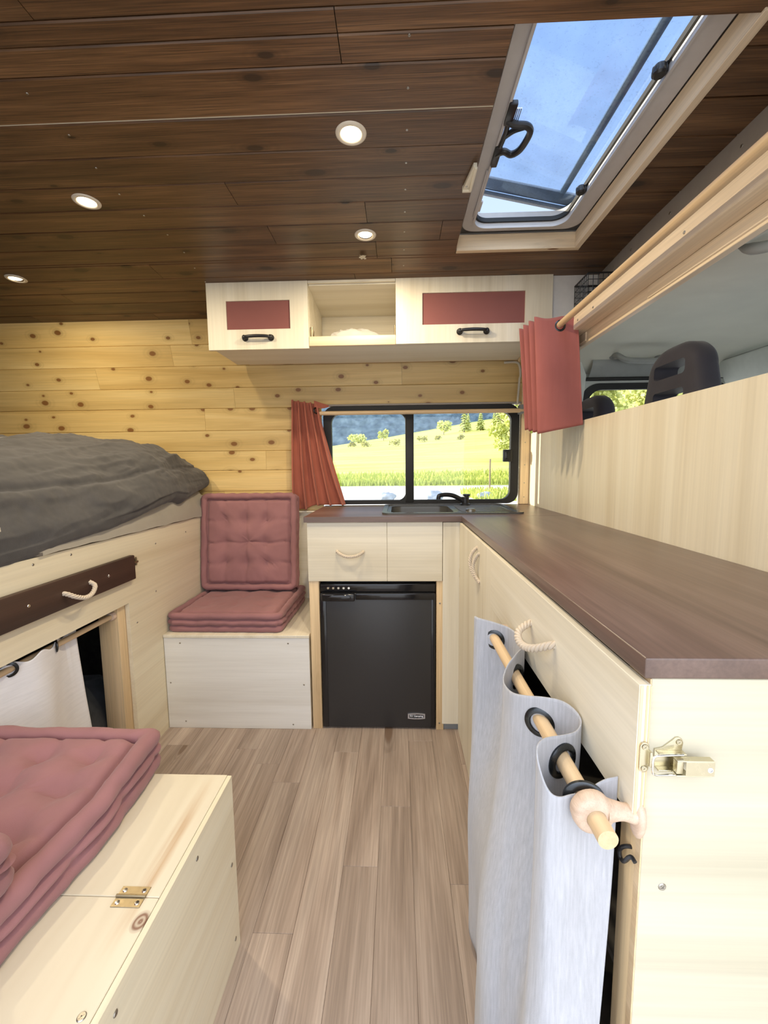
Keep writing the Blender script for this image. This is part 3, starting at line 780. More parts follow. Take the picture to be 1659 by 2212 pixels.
loops = [rrect(-0.033 + d, 0.233 - d, 1.711 + d, 2.031 - d, max(0.05 - d, 0.01), 6) for z, d in pr]
vs = [[b.bm.verts.new((p[0], p[1], z)) for p in L] for (z, d), L in zip(pr, loops)]
for A, C in zip(vs, vs[1:]):
    for i in range(len(A)): b.bm.faces.new((A[i], A[(i + 1) % len(A)], C[(i + 1) % len(A)], C[i]))
b.bm.faces.new(vs[-1]); bmesh.ops.recalc_face_normals(b.bm, faces=b.bm.faces)
bw_ = obj('bowl', b, M_SINK, sk, 40)
b = B(); b.lathe([(0.034, 0.0015), (0.030, 0.003), (0.012, 0.0005), (0, 0.0005)], (0.10, 1.87, 0.766), (0, 0, 1), 24); obj('drain', b, M_CHROME, bw_)
b = B()
for k in range(9): b.box(0.262, 0.468, 1.735 + 0.032 * k, 1.747 + 0.032 * k, 0.8955, 0.8995, 0.0018)
obj('drainer_ribs', b, M_SINK, sk)
b = B(); b.lathe([(0, 0.012), (0.016, 0.012), (0.020, 0.009), (0.020, 0.0), (0.023, -0.002)], (0.300, 1.745, 0.898), (0, 0, 1), 24); obj('strainer_cap', b, M_STEEL, sk, label='bright round plug strainer')
fa = thing('tap', 'low black mixer tap with curved spout behind the sink', 'tap', (0.325, 2.045, 0.897))
b = B(); b.lathe([(0.024, 0), (0.024, 0.006), (0.019, 0.010), (0.0185, 0.034), (0.020, 0.036), (0.019, 0.040), (0, 0.040)], (0.325, 2.045, 0.897), (0, 0, 1), 24); obj('body', b, M_BLACK, fa)
b = B(); b.lathe([(0.013, 0), (0.013, 0.006), (0.0185, 0.008), (0.0185, 0.014), (0.015, 0.016), (0, 0.016)], (0.331, 2.045, 0.935), (0, 0, 1), 20); obj('knob', b, M_BLACK, fa)
b = B(); sp = catmull([(0.318, 2.042, 0.915), (0.298, 2.038, 0.928), (0.265, 2.03, 0.9445), (0.232, 2.022, 0.950), (0.205, 2.014, 0.9485), (0.193, 2.010, 0.944), (0.192, 2.010, 0.932)], 6)
b.tube(sp, [lerp(0.012, 0.0088, i / (len(sp) - 1)) for i in range(len(sp))], 14); b.cyl((0.192, 2.010, 0.938), (0.192, 2.010, 0.929), 0.0105, seg=16); obj('spout', b, M_BLACK, fa)

# ------------------------------------------------------------------ long unit under the worktop
un = thing('base_unit', 'long pale ply base unit under the worktop, with drop front flap and curtained opening', 'cabinet', (0.45, 1.0, 0))
b = B(); b.box(0.252, 0.650, 0.4065, 0.4155, 0.0, 0.8705, 0.0008, 1); ep = obj('end_panel', b, M_PLYEND, un)
screw(ep, (0.2755, 0.4064, 0.640), (0, -1, 0), 0.0042); screw(ep, (0.60, 0.4064, 0.640), (0, -1, 0), 0.0042)
b = B()
for k, (x0, x1) in enumerate(((0.2508, 0.2522),)): b.box(x0, x1, 0.4065, 0.4155, 0.001, 0.870)
obj('ply_edge', b, M_DOWEL, ep, 0)
b = B(); b.box(0.2545, 0.290, 0.416, 0.452, 0.0, 0.868, 0.0015); post = obj('post', b, M_PINEZ, un)
b = B(); b.box(0.2515, 0.2545, 0.416, 0.436, 0.0, 0.715, 0.0008); obj('post_facing', b, M_PINEZ, un)
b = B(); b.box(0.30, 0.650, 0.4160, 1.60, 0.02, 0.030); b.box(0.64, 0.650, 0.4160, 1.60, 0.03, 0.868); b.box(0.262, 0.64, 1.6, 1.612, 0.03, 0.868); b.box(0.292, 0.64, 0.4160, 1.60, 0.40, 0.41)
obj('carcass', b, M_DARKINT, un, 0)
# flap: ply with visible layers on its end
b = B(); b.box(0.2375, 0.2496, 0.4015, 1.0680, 0.7205, 0.8665, 0.0006, 1); fl = obj('flap', b, M_PLYY, un)
b = B()
b.box(0.2384, 0.2412, 0.4008, 0.4016, 0.7212, 0.8658); b.box(0.2446, 0.2464, 0.4008, 0.4016, 0.7212, 0.8658); b.box(0.2480, 0.2492, 0.4008, 0.4016, 0.7212, 0.8658)
obj('ply_edge', b, M_PINEZ, fl, 0)
rope_part(fl, [(0.242, 0.738, 0.801), (0.232, 0.737, 0.800), (0.212, 0.722, 0.793), (0.205, 0.70, 0.786), (0.207, 0.672, 0.786), (0.215, 0.645, 0.795), (0.231, 0.626, 0.808), (0.242, 0.624, 0.811)], 0.0058, 40)
b = B(); b.box(0.2385, 0.2496, 1.0705, 1.6265, 0.006, 0.8665, 0.0008, 1); dr = obj('door', b, M_PLYZ, un)
b = B()
rope(b, [(0.243, 1.262, 0.838), (0.236, 1.262, 0.836), (0.224, 1.262, 0.822), (0.2165, 1.258, 0.80), (0.2185, 1.248, 0.775), (0.2285, 1.232, 0.752), (0.238, 1.215, 0.743)], 0.0052, 45)
rope(b, [(0.243, 1.225, 0.826), (0.236, 1.228, 0.824), (0.228, 1.236, 0.808), (0.2235, 1.24, 0.79), (0.224, 1.236, 0.772), (0.230, 1.226, 0.754), (0.238, 1.212, 0.742)], 0.0048, 45)
obj('rope_handle', b, M_ROPE, dr, 60, 'doubled rope handle')
b = B(); b.box(0.2385, 0.2496, 0.906, 1.0698, 0.006, 0.7198, 0.0008, 1); obj('front_panel', b, M_PLYZ, un)
screw(dr, (0.2384, 1.30, 0.31), (-1, 0, 0), 0.004)
# toggle latch joining flap and end panel
b = B()
kp = [(0.2445 + 0.0046 * math.cos(a), 0.802 + 0.0046 * math.sin(a) + 0.0008) for a in [PI * k / 8 for k in range(9)]] + [(0.2445 + 0.0046 * math.cos(a), 0.7800 + 0.0046 * math.sin(a)) for a in [PI + PI * k / 8 for k in range(9)]]
b.prism(kp, 'y', 0.3988, 0.4005, 0.0003)
la = obj('toggle_latch', b, M_ZINC, un, 30, 'small zinc toggle latch')
for z in (0.8028, 0.7800): screw(la, (0.2445, 0.3988, z), (0, -1, 0), 0.0032, M_ZINC)
b = B(); b.box(0.2475, 0.2505, 0.3945, 0.4000, 0.784, 0.7995, 0.0008); obj('keeper_hook', b, M_ZINC, la)
b = B()
poly = [(0.258, 0.778), (0.270, 0.7735), (0.281, 0.7745), (0.285, 0.779), (0.285, 0.797), (0.2858, 0.8035), (0.2845, 0.8075), (0.2815, 0.8095), (0.2780, 0.8090), (0.2755, 0.8065), (0.266, 0.7985), (0.258, 0.7965)]
b.prism(poly, 'y', 0.4048, 0.4063, 0.0003)
b.box(0.259, 0.286, 0.3985, 0.4050, 0.7940, 0.7955, 0.0004, 1); b.box(0.259, 0.286, 0.3985, 0.4050, 0.7765, 0.7780, 0.0004, 1)
bp = obj('base_plate', b, M_ZINC, la, 30); screw(bp, (0.2812, 0.4046, 0.8045), (0, -1, 0), 0.003, M_ZINC)
b = B()
lp = catmull([(0.281, 0.3965, 0.7965), (0.262, 0.3950, 0.7968), (0.2535, 0.3945, 0.7962), (0.2505, 0.3942, 0.7925), (0.2505, 0.3942, 0.7800), (0.2535, 0.3945, 0.7765), (0.262, 0.3950, 0.7758), (0.281, 0.3965, 0.7755)], 6)
b.tube(lp, 0.00115, 10); obj('wire_loop', b, M_CHROME, la)
b = B()
b.box(0.2805, 0.3080, 0.3905, 0.3916, 0.7782, 0.7932, 0.0005, 1); b.box(0.2720, 0.3080, 0.3908, 0.3985, 0.7925, 0.7938, 0.0005, 1); b.box(0.2720, 0.3060, 0.3908, 0.3985, 0.7772, 0.7785, 0.0005, 1); b.box(0.2725, 0.2790, 0.3920, 0.3985, 0.7790, 0.7920, 0.0008)
lv = obj('lever', b, M_ZINC, la)
b = B(); b.lathe([(0.0017, -0.0003), (0.0026, -0.0003), (0.0026, 0.0004)], (0.3035, 0.3904, 0.7850), (0, 1, 0), 16); b.ball((0.3035, 0.3905, 0.785), (0.0017, 0.0003, 0.0017), 12, 6); obj('rivet_hole', b, M_BADGETXT, lv)
hk = B(); hk.tube(catmull([(0.2535, 0.424, 0.668), (0.248, 0.4245, 0.6685), (0.2445, 0.428, 0.664), (0.2435, 0.4310, 0.657), (0.2435, 0.4295, 0.6505), (0.2435, 0.424, 0.651), (0.243, 0.418, 0.658), (0.243, 0.4125, 0.667), (0.243, 0.407, 0.6725), (0.2435, 0.402, 0.672)], 6), 0.0022, 10)
obj('hook', hk, M_BLACK, un, label='black screw hook')

# rod with bracket
RX, RZ, RR = 0.200, 0.7235, 0.0098
rd = thing('curtain_rod', 'wooden curtain rod under the worktop flap, holding the grey linen curtain', 'curtain rod', (RX, 0.7, RZ))
b = B(); b.cyl((RX, 0.374, RZ), (RX, 0.905, RZ), RR, seg=28); obj('dowel', b, M_DOWEL, rd, 40)
def bracket(y, parent):
    b = B()
    b.lathe([(0.0100, -0.011), (0.0165, -0.0105), (0.0205, -0.006), (0.0215, 0), (0.0205, 0.006), (0.0165, 0.0105), (0.0100, 0.011)], (RX, y, RZ), (0, 1, 0), 32)
    P = catmull([(RX + 0.012, y, RZ + 0.002), (RX + 0.026, y, RZ + 0.001), (RX + 0.038, y, RZ - 0.001), (RX + 0.0465, y, RZ - 0.002)], 5)
    b.tube(P, [0.0125, 0.0122, 0.0115, 0.0105, 0.0098, 0.0092, 0.0088, 0.0085, 0.0085, 0.0088, 0.0092, 0.0096, 0.010, 0.0105, 0.011, 0.0115][:len(P)], 16)
    b.ball((RX + 0.0465, y - 0.001, RZ - 0.005), (0.0068, 0.0115, 0.0225), 20, 12)
    return obj('bracket', b, M_BEECH, parent, 60)
bracket(0.4085, rd)
b = B(); b.ball((RX + 0.026, 0.897, RZ + 0.002), (0.026, 0.008, 0.011), 16, 10); obj('bracket', b, M_BEECH, rd, 60)

# linen curtain
HEAD = [(0.180, 0.892), (0.164, 0.884), (0.170, 0.868), (0.200, 0.855), (0.226, 0.838), (0.236, 0.80), (0.230, 0.745), (0.214, 0.715), (0.198, 0.692), (0.178, 0.668), (0.166, 0.64), (0.170, 0.605), (0.184, 0.582), (0.200, 0.566), (0.222, 0.550), (0.233, 0.532), (0.234, 0.515), (0.222, 0.500), (0.200, 0.489), (0.176, 0.476), (0.160, 0.458), (0.155, 0.440), (0.161, 0.424), (0.180, 0.4215), (0.202, 0.427), (0.222, 0.431), (0.236, 0.429)]
FOOT = [(0.172, 0.90), (0.158, 0.88), (0.153, 0.86), (0.156, 0.835), (0.160, 0.80), (0.160, 0.76), (0.153, 0.72), (0.143, 0.69), (0.134, 0.66), (0.128, 0.63), (0.130, 0.60), (0.138, 0.575), (0.148, 0.56), (0.154, 0.545), (0.162, 0.525), (0.162, 0.505), (0.156, 0.488), (0.150, 0.475), (0.146, 0.462), (0.144, 0.448), (0.146, 0.434), (0.154, 0.422), (0.166, 0.414), (0.180, 0.410), (0.194, 0.408), (0.206, 0.408), (0.216, 0.410)]
hp = catmull([(p[0], p[1], 0) for p in HEAD], 7); fp = catmull([(p[0], p[1], 0) for p in FOOT], 7)
NUq = len(hp)
def linen(u, v):
    i = min(NUq - 1, int(round(u * (NUq - 1))))
    z = lerp(RZ + 0.034, 0.03, v)
    t = sstep((v - 0.04) / 0.62)
    p = hp[i].lerp(fp[i], t)
    s = i / (NUq - 1)
    w = 0.004 * noise.noise(Vector((s * 14, v * 3, 0.3))) * (0.3 + v * 2)
    e8 = (1 - v) ** 8
    tip = 0.026 * math.exp(-((s - 0.86) / 0.055) ** 2) * e8 + 0.014 * sstep((s - 0.88) / 0.05) * e8 + 0.030 * (1 - sstep(s / 0.06)) * e8 + 0.012 * math.exp(-((s - 0.38) / 0.06) ** 2) * e8
    dz = 0.006 * math.sin(s * 26) * (1 - v) ** 6
    return Vector((p.x + w, p.y + w, z + dz - tip))
lc = thing('curtain', 'pale grey linen eyelet curtain hanging in front of the worktop unit', 'curtain', (0.17, 0.65, 0.03))
b = B(); b.grid(lambda u, v: linen(u, v ** 1.25), NUq, 60)
lo = obj('fabric', b, M_LINEN, lc, 180)
m = lo.modifiers.new('thickness', 'SOLIDIFY'); m.thickness = 0.0016
for y, nx, ny in ((0.855, 0.55, 1), (0.697, -0.75, 1), (0.5665, 0.62, 1), (0.4885, -0.50, 1), (0.4265, 0.22, 1)):
    b = B()
    nrm = Vector((nx, ny, 0)).normalized(); c = Vector((RX, y, RZ - 0.003))
    b.lathe([(0.0140, -0.0030), (0.0150, -0.0042), (0.0190, -0.0040), (0.0222, -0.0016), (0.0222, 0.0016), (0.0190, 0.0040), (0.0150, 0.0042), (0.0140, 0.0030), (0.0140, -0.0030)], c, nrm, 36)
    obj('eyelet', b, M_EYELET, lc, 50)
# ------------------------------------------------------------------ cushions
def peri(hx, hy, rc, per=40, cs=8):
    """constant-count rounded rectangle loop"""
    pts = []
    rc = max(rc, 0.002)
    cs_ = [(hx - rc, hy - rc, 0), (-hx + rc, hy - rc, 90), (-hx + rc, -hy + rc, 180), (hx - rc, -hy + rc, 270)]
    for k, (cx, cy, a0) in enumerate(cs_):
        for q in range(cs + 1):
            a = math.radians(a0 + 90 * q / cs); pts.append((cx + rc * math.cos(a), cy + rc * math.sin(a)))
        nx, ny, na = cs_[(k + 1) % 4]
        a = math.radians(a0 + 90); p = (cx + rc * math.cos(a), cy + rc * math.sin(a)); qn = (nx + rc * math.cos(a), ny + rc * math.sin(a))
        for q in range(1, per): pts.append((lerp(p[0], qn[0], q / per), lerp(p[1], qn[1], q / per)))
    return pts
def cushion(hx, hy, h, tufts, depth=0.016, roll=0.021, seed=0, bands=26, sag=0.0, crease=0.005):
    b = B(); rc = 0.032
    sd = Vector((seed * 3.1, seed * 1.7, seed))
    def top(x, y):
        z = h - 0.006 + 0.010 * (1 - (x / hx) ** 4) * (1 - (y / hy) ** 4)
        dd = 0
        for tx, ty in tufts: dd = max(dd, depth * math.exp(-((x - tx) ** 2 + (y - ty) ** 2) / 0.028 ** 2), depth * 1.25 * math.exp(-((x - tx) ** 2 + (y - ty) ** 2) / 0.009 ** 2))
        xs = sorted({t[0] for t in tufts}); ys = sorted({t[1] for t in tufts}); c = 0
        for t in xs: c = max(c, math.exp(-((x - t - 0.004 * math.sin(y * 50)) / 0.008) ** 2) * (0.4 + 0.6 * abs(math.cos(y * 28))))
        for t in ys: c = max(c, math.exp(-((y - t - 0.004 * math.sin(x * 47)) / 0.006) ** 2) * (0.4 + 0.6 * abs(math.cos(x * 31))))
        return z - dd - crease * c + 0.0035 * noise.noise(Vector((x * 11, y * 11, 0)) + sd) + 0.0016 * noise.noise(Vector((x * 40, y * 40, 2)) + sd)
    prof = []
    r = roll
    for k in range(11):
        a = math.radians(195 - 250 * k / 10); prof.append((r * 0.92 - r * math.cos(a), h - r * 0.90 + r * math.sin(a) * 0.95, 1))
    lo = [(d, h - z, w) for d, z, w in reversed(prof)]
    zt, zb_ = prof[-1][1], lo[0][1]
    mid = [(0.010, zt - 0.002, 0)] + [(0.010 - 0.012 * math.sin(PI * k / 6) ** 0.6, lerp(zt - 0.004, zb_ + 0.004, k / 6), 2) for k in range(1, 6)] + [(0.010, zb_ + 0.002, 0)]
    prof = prof + mid + lo
    d0 = prof[0][0] + 0.002
    rings = []
    base = peri(hx - d0, hy - d0, rc * 0.6)
    n = len(base)
    for t in [0.0001, 0.08, 0.16, 0.24, 0.32, 0.40, 0.48, 0.55, 0.62, 0.69, 0.75, 0.81, 0.86, 0.90, 0.935, 0.965, 0.985]:
        rings.append([Vector((p[0] * t, p[1] * t, top(p[0] * t, p[1] * t) - 0.016 * sstep((t - 0.93) / 0.07))) for p in base])
    for d, z, w in prof:
        L = peri(hx - d, hy - d, max(rc - d, 0.012)); ring = []
        for i, p in enumerate(L):
            s = i / n; v = Vector((p[0], p[1], 0)); out = v.normalized()
            pin = abs(math.sin(PI * s * bands + 0.4 * noise.noise(Vector((s * 30, seed, 0))))) ** 0.5
            off = 0
            if w == 1: off = 0.0034 * noise.noise(Vector((p[0] * 24, p[1] * 24, z * 40)) + sd) + 0.0016 * noise.noise(Vector((p[0] * 60, p[1] * 60, z * 60)) + sd) + 0.0022 * (pin - 0.8)
            if w == 2: off = 0.010 * (pin - 0.75)
            zz = z + (0.0045 * noise.noise(Vector((p[0] * 14, p[1] * 14, 5)) + sd) if z > 0.012 else 0)
            ring.append(Vector((p[0], p[1], max(zz, 0.0))) + out * off)
        rings.append(ring)
    rings.append([Vector((p[0] * 0.5, p[1] * 0.5, 0.003)) for p in base]); rings.append([Vector((p[0] * 0.001, p[1] * 0.001, 0.003)) for p in base])
    V = [[b.bm.verts.new(v) for v in ring] for ring in rings]
    for A, C in zip(V, V[1:]):
        for i in range(n): b.bm.faces.new((A[i], A[(i + 1) % n], C[(i + 1) % n], C[i]))
    bmesh.ops.remove_doubles(b.bm, verts=b.bm.verts, dist=1e-5)
    bmesh.ops.recalc_face_normals(b.bm, faces=b.bm.faces)
    return b
def place(b, m): bmesh.ops.transform(b.bm, matrix=m, verts=b.bm.verts); return b
def tgrid(xs, ys): return [(x, y) for x in xs for y in ys]

# seat bench in the corner
SB = thing('seat_box', 'pale ply bench box between bed and kitchen, under the mauve cushions', 'bench', (-0.67, 1.87, 0))
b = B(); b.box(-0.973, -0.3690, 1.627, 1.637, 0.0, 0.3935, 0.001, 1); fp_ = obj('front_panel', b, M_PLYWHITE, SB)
for x, z in ((-0.905, 0.372), (-0.455, 0.372), (-0.955, 0.20), (-0.395, 0.195), (-0.90, 0.03), (-0.445, 0.02)): screw(fp_, (x, 1.6268, z), (0, -1, 0), 0.0035)
b = B(); b.box(-0.973, -0.3690, 1.637, 2.117, 0.0, 0.3935); obj('body', b, M_PLYYW, SB, 0)
b = B(); b.box(-0.974, -0.3675, 1.624, 2.116, 0.395, 0.407, 0.0012, 1); obj('lid', b, M_PLYY, SB)
b = B(); b.box(-0.392, -0.366, 2.104, 2.1175, 0.655, 0.667, 0.001); b.cyl((-0.40, 2.1165, 0.66), (-0.366, 2.108, 0.66), 0.004, seg=10)
tag(obj('door_catch', b, M_BRASS), 'small brass catch on the ply wall beside the kitchen cabinet', 'catch')
g4 = [-0.135, -0.045, 0.045, 0.135]
b = cushion(0.2445, 0.222, 0.080, tgrid([-0.13, 0, 0.13], [-0.10, 0.02, 0.12]), 0.007, 0.0145, 1, 34, crease=0.0025)
place(b, Matrix.Translation((-0.7265, 1.870, 0.4072)) @ Matrix.Rotation(math.radians(-0.6), 4, 'Z'))
tag(obj('seat_cushion', b, M_MAUVE, None, 60), 'square mauve mattress cushion lying flat on the bench box', 'cushion', 'mauve mattress cushions')
b = cushion(0.236, 0.236, 0.074, tgrid([-0.118, -0.012, 0.086], [-0.105, -0.005, 0.105]), 0.017, 0.0145, 2, 34, crease=0.009)
place(b, Matrix.Translation((-0.7345, 2.030, 0.4880)) @ Matrix.Rotation(math.radians(83), 4, 'X') @ Matrix.Translation((0, 0.236, 0)))
tag(obj('back_cushion', b, M_MAUVE, None, 60), 'square tufted cushion standing upright against the pine wall', 'cushion', 'mauve mattress cushions')

# ------------------------------------------------------------------ bed
BX = -0.975
bed = thing('bed_base', 'pale ply bed base with dark drawer front and curtained opening', 'bed', (-1.8, 1.1, 0))
b = B()
b.ring_prism([(YN + 0.01, 0.0), (2.117, 0.0), (2.117, 0.852), (YN + 0.01, 0.852)], [(0.36, 0.075), (1.432, 0.075), (1.432, 0.606), (0.36, 0.606)], 'x', BX - 0.015, BX)
pn = obj('side_panel', b, M_PLYYW, bed, 0)
for y, z in ((1.19, 0.835), (1.86, 0.80), (1.60, 0.60), (1.47, 0.52), (1.62, 0.79), (1.06, 0.835)): screw(pn, (BX + 0.0004, y, z), (1, 0, 0), 0.0035)
b = B(); b.box(-1.062, BX - 0.0155, 1.390, 1.4305, 0.0, 0.74, 0.002); b.box(-1.062, BX - 0.0155, 1.4320, 1.440, 0, 0.74); obj('post', b, M_PINEZ, bed)
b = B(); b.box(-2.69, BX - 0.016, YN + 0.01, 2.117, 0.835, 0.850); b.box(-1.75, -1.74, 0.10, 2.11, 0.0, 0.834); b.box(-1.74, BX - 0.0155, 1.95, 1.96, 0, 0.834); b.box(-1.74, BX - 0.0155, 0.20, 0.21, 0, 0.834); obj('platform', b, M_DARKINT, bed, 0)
b = B(); b.box(BX + 0.0005, BX + 0.0195, 0.42, 1.456, 0.690, 0.778, 0.004, 2); dw = obj('drawer_front', b, M_DRAWER, bed, label='dark brown drawer front')
rope_part(dw, [(BX + 0.016, 1.128, 0.735), (BX + 0.030, 1.130, 0.732), (BX + 0.042, 1.145, 0.720), (BX + 0.046, 1.175, 0.709), (BX + 0.044, 1.205, 0.713), (BX + 0.036, 1.228, 0.730), (BX + 0.016, 1.231, 0.741)], 0.0062, 40)
for y in (1.315, 1.015): screw(dw, (BX + 0.0196, y, 0.737), (1, 0, 0), 0.0045, M_CHROME)
b = B(); b.box(BX, BX + 0.005, 1.466, 1.49, 0.735, 0.76, 0.001); b.box(BX + 0.005, BX + 0.012, 1.458, 1.487, 0.744, 0.751, 0.001); b.cyl((BX + 0.008, 1.478, 0.735), (BX + 0.008, 1.478, 0.765), 0.003, seg=8); obj('drawer_latch', b, M_BRASS, bed)
rod = thing('curtain_rod', 'thin wooden rod inside the bed base opening, carrying the white curtain', 'curtain rod', (-1.005, 0.9, 0.588))
b = B(); b.cyl((-1.008, 0.37, 0.574), (-1.008, 1.389, 0.574), 0.0085, seg=20); obj('dowel', b, M_DOWEL, rod)
b = B(); b.lathe([(0.009, 0), (0.014, 0.002), (0.016, 0.010), (0.016, 0.014), (0.009, 0.014)], (-1.008, 1.374, 0.574), (0, 1, 0), 20); obj('socket', b, M_BEECH, rod)
wc = thing('curtain', 'white cotton eyelet curtain half closing the opening under the bed', 'curtain', (-1.008, 0.8, 0.1))
def whitec(u, v):
    y = lerp(0.40, 1.238, u) + 0.045 * v * sstep((u - 0.6) / 0.4)
    x = -1.008 + 0.022 * math.sin(2 * PI * (y - 1.145) / 0.30 + PI) * lerp(1, 0.55, v) - 0.006 * v
    z = lerp(0.602, 0.02, v)
    z -= (1 - v) ** 8 * (0.010 + 0.014 * math.sin(2 * PI * (y - 1.0) / 0.15) ** 2)
    x += 0.005 * noise.noise(Vector((y * 16, z * 5, 1)))
    if u > 0.955: x += 0.008 * (1 - v) ** 6
    return Vector((x, y, z))
b = B(); b.grid(lambda u, v: whitec(u, v ** 1.2), 150, 40)
wo = obj('fabric', b, M_WHITECLOTH, wc, 180)
m = wo.modifiers.new('thickness', 'SOLIDIFY'); m.thickness = 0.0018
for y, nx in ((1.145, -0.5), (0.995, 0.5), (0.845, -0.5), (0.695, 0.5), (0.545, -0.5)):
    b = B(); b.lathe([(0.0130, -0.0024), (0.0150, -0.0036), (0.0205, -0.0012), (0.0205, 0.0012), (0.0150, 0.0036), (0.0130, 0.0024), (0.0130, -0.0024)], (-1.008, y, 0.574), Vector((-nx * 1.7, 1, 0)), 32)
    obj('eyelet', b, M_EYELET, wc, 50)
bg = B()
bmesh.ops.create_icosphere(bg.bm, subdivisions=5, radius=1)
for v in bg.bm.verts:
    p = v.co.copy(); s_ = Vector((math.copysign(abs(p.x) ** 0.55, p.x), math.copysign(abs(p.y) ** 0.55, p.y), math.copysign(abs(p.z) ** 0.6, p.z)))
    q = Vector((s_.x * 0.20, s_.y * 0.24, max(s_.z, -0.98) * 0.145)); q += p * 0.022 * noise.noise(q * 13) + p * 0.008 * noise.noise(q * 40)
    v.co = Vector((-1.27, 1.36 - 0.0, 0.145)) + q
tag(obj('storage_bag', bg, M_DARKCLOTH, None, 180), 'dark fleecy bundle stowed under the bed beside the white curtain', 'bag')

# mattress and duvet
mt = B(); mt.box(-2.66, -0.985, 0.14, 2.085, 0.8535, 0.985, 0.04, 4)
bmesh.ops.subdivide_edges(mt.bm, edges=[e for e in mt.bm.edges if e.calc_length() > 0.3], cuts=30, use_grid_fill=True)
for v in mt.bm.verts:
    if v.co.x > -1.1: v.co.x += 0.010 * noise.noise(v.co * 9) + 0.012 * noise.noise(v.co * 3); v.co.z += 0.006 * noise.noise(v.co * 14)
    if v.co.x > -1.02 and v.co.z < 0.945: v.co.x = -0.9655 + 0.006 * noise.noise(v.co * 8)
    v.co.z = max(v.co.z, 0.8533)
tag(obj('mattress', mt, M_SHEET, None, 40), 'mattress under an oat coloured sheet on the ply bed base', 'mattress')
def interp(tab, x):
    if x <= tab[0][0]: return tab[0][1]
    for (a, fa_), (c, fc) in zip(tab, tab[1:]):
        if x <= c: return lerp(fa_, fc, (x - a) / (c - a))
    return tab[-1][1]
LIP = [(0.1, 0.846), (0.95, 0.852), (1.07, 0.858), (1.19, 0.878), (1.33, 0.892), (1.45, 0.912), (1.57, 0.940), (1.72, 0.958), (1.82, 0.945), (1.92, 0.962), (2.1, 0.992)]
def duv(u, v):
    y = lerp(0.16, 2.095, u)
    lip = interp(LIP, y) - 0.010; crest = 1.175 + 0.05 * sstep((y - 1.2) / 0.6)
    end = sstep((y - 1.80) / 0.30)
    xe = -0.944 + 0.010 * math.sin(y * 5) - 0.035 * end * 0.2
    crest -= 0.045 * end ** 2
    if v < 0.12:                         # hem tucked under
        t = v / 0.12; a = -PI / 2 * (1 - t)
        x = xe - 0.052 + 0.052 * math.cos(a); z = lip + 0.042 + 0.042 * math.sin(a)
        nrm = Vector((math.cos(a), 0, math.sin(a)))
    elif v < 0.62:
        t = (v - 0.12) / 0.50; a = t * PI / 2
        c_, s_ = math.cos(a) ** 0.85, math.sin(a) ** 1.0
        z0 = lip + 0.042
        x = lerp(-1.42, xe, c_); z = lerp(z0, crest, s_)
        nrm = Vector((math.cos(a) * 0.6, 0, math.sin(a))).normalized()
    else:
        t = (v - 0.62) / 0.38
        x = lerp(-1.42, -2.64, t); z = crest - 0.06 * sstep(t * 1.3) + 0.015 * math.sin(x * 6 + y * 2); nrm = Vector((0, 0, 1))
    p = Vector((x, y, z))
    q = Vector((x * 5.0, y * 2.0 + x * 1.5, z * 5))
    fold = noise.noise(q) * 0.026 + noise.noise(q * 2.3 + Vector((3, 1, 2))) * 0.015
    rid = 1 - abs(noise.noise(Vector((x * 9 + y * 1.4, y * 2.6, z * 9)))) * 2
    fold += 0.016 * max(0, rid - 0.5) * (1 if v > 0.3 else 0.6)
    rid2 = 1 - abs(noise.noise(Vector((x * 15 + y * 3, y * 2.2 - x * 2, z * 15 + 4)))) * 2
    fold += 0.009 * max(0, rid2 - 0.5)
    fold += 0.0030 * noise.noise(p * 30) + 0.0012 * noise.noise(p * 70)
    # crease line where top turns into the overhanging side
    cr = math.exp(-((v - 0.30 - 0.03 * math.sin(y * 3)) / 0.012) ** 2) * 0.012 * (1 if y < 1.7 else 0.5)
    p += nrm * (fold - cr) * (0.45 if v < 0.12 else 1)
    p.y -= 0.0
    if p.y > yw(p.z) - 0.03: p.y = yw(p.z) - 0.03
    return p
b = B(); b.grid(duv, 300, 220)
du = tag(obj('duvet', b, M_DUVET, None, 180), 'rumpled dark charcoal duvet piled on the bed by the pine wall', 'duvet')
m = du.modifiers.new('thickness', 'SOLIDIFY'); m.thickness = 0.006

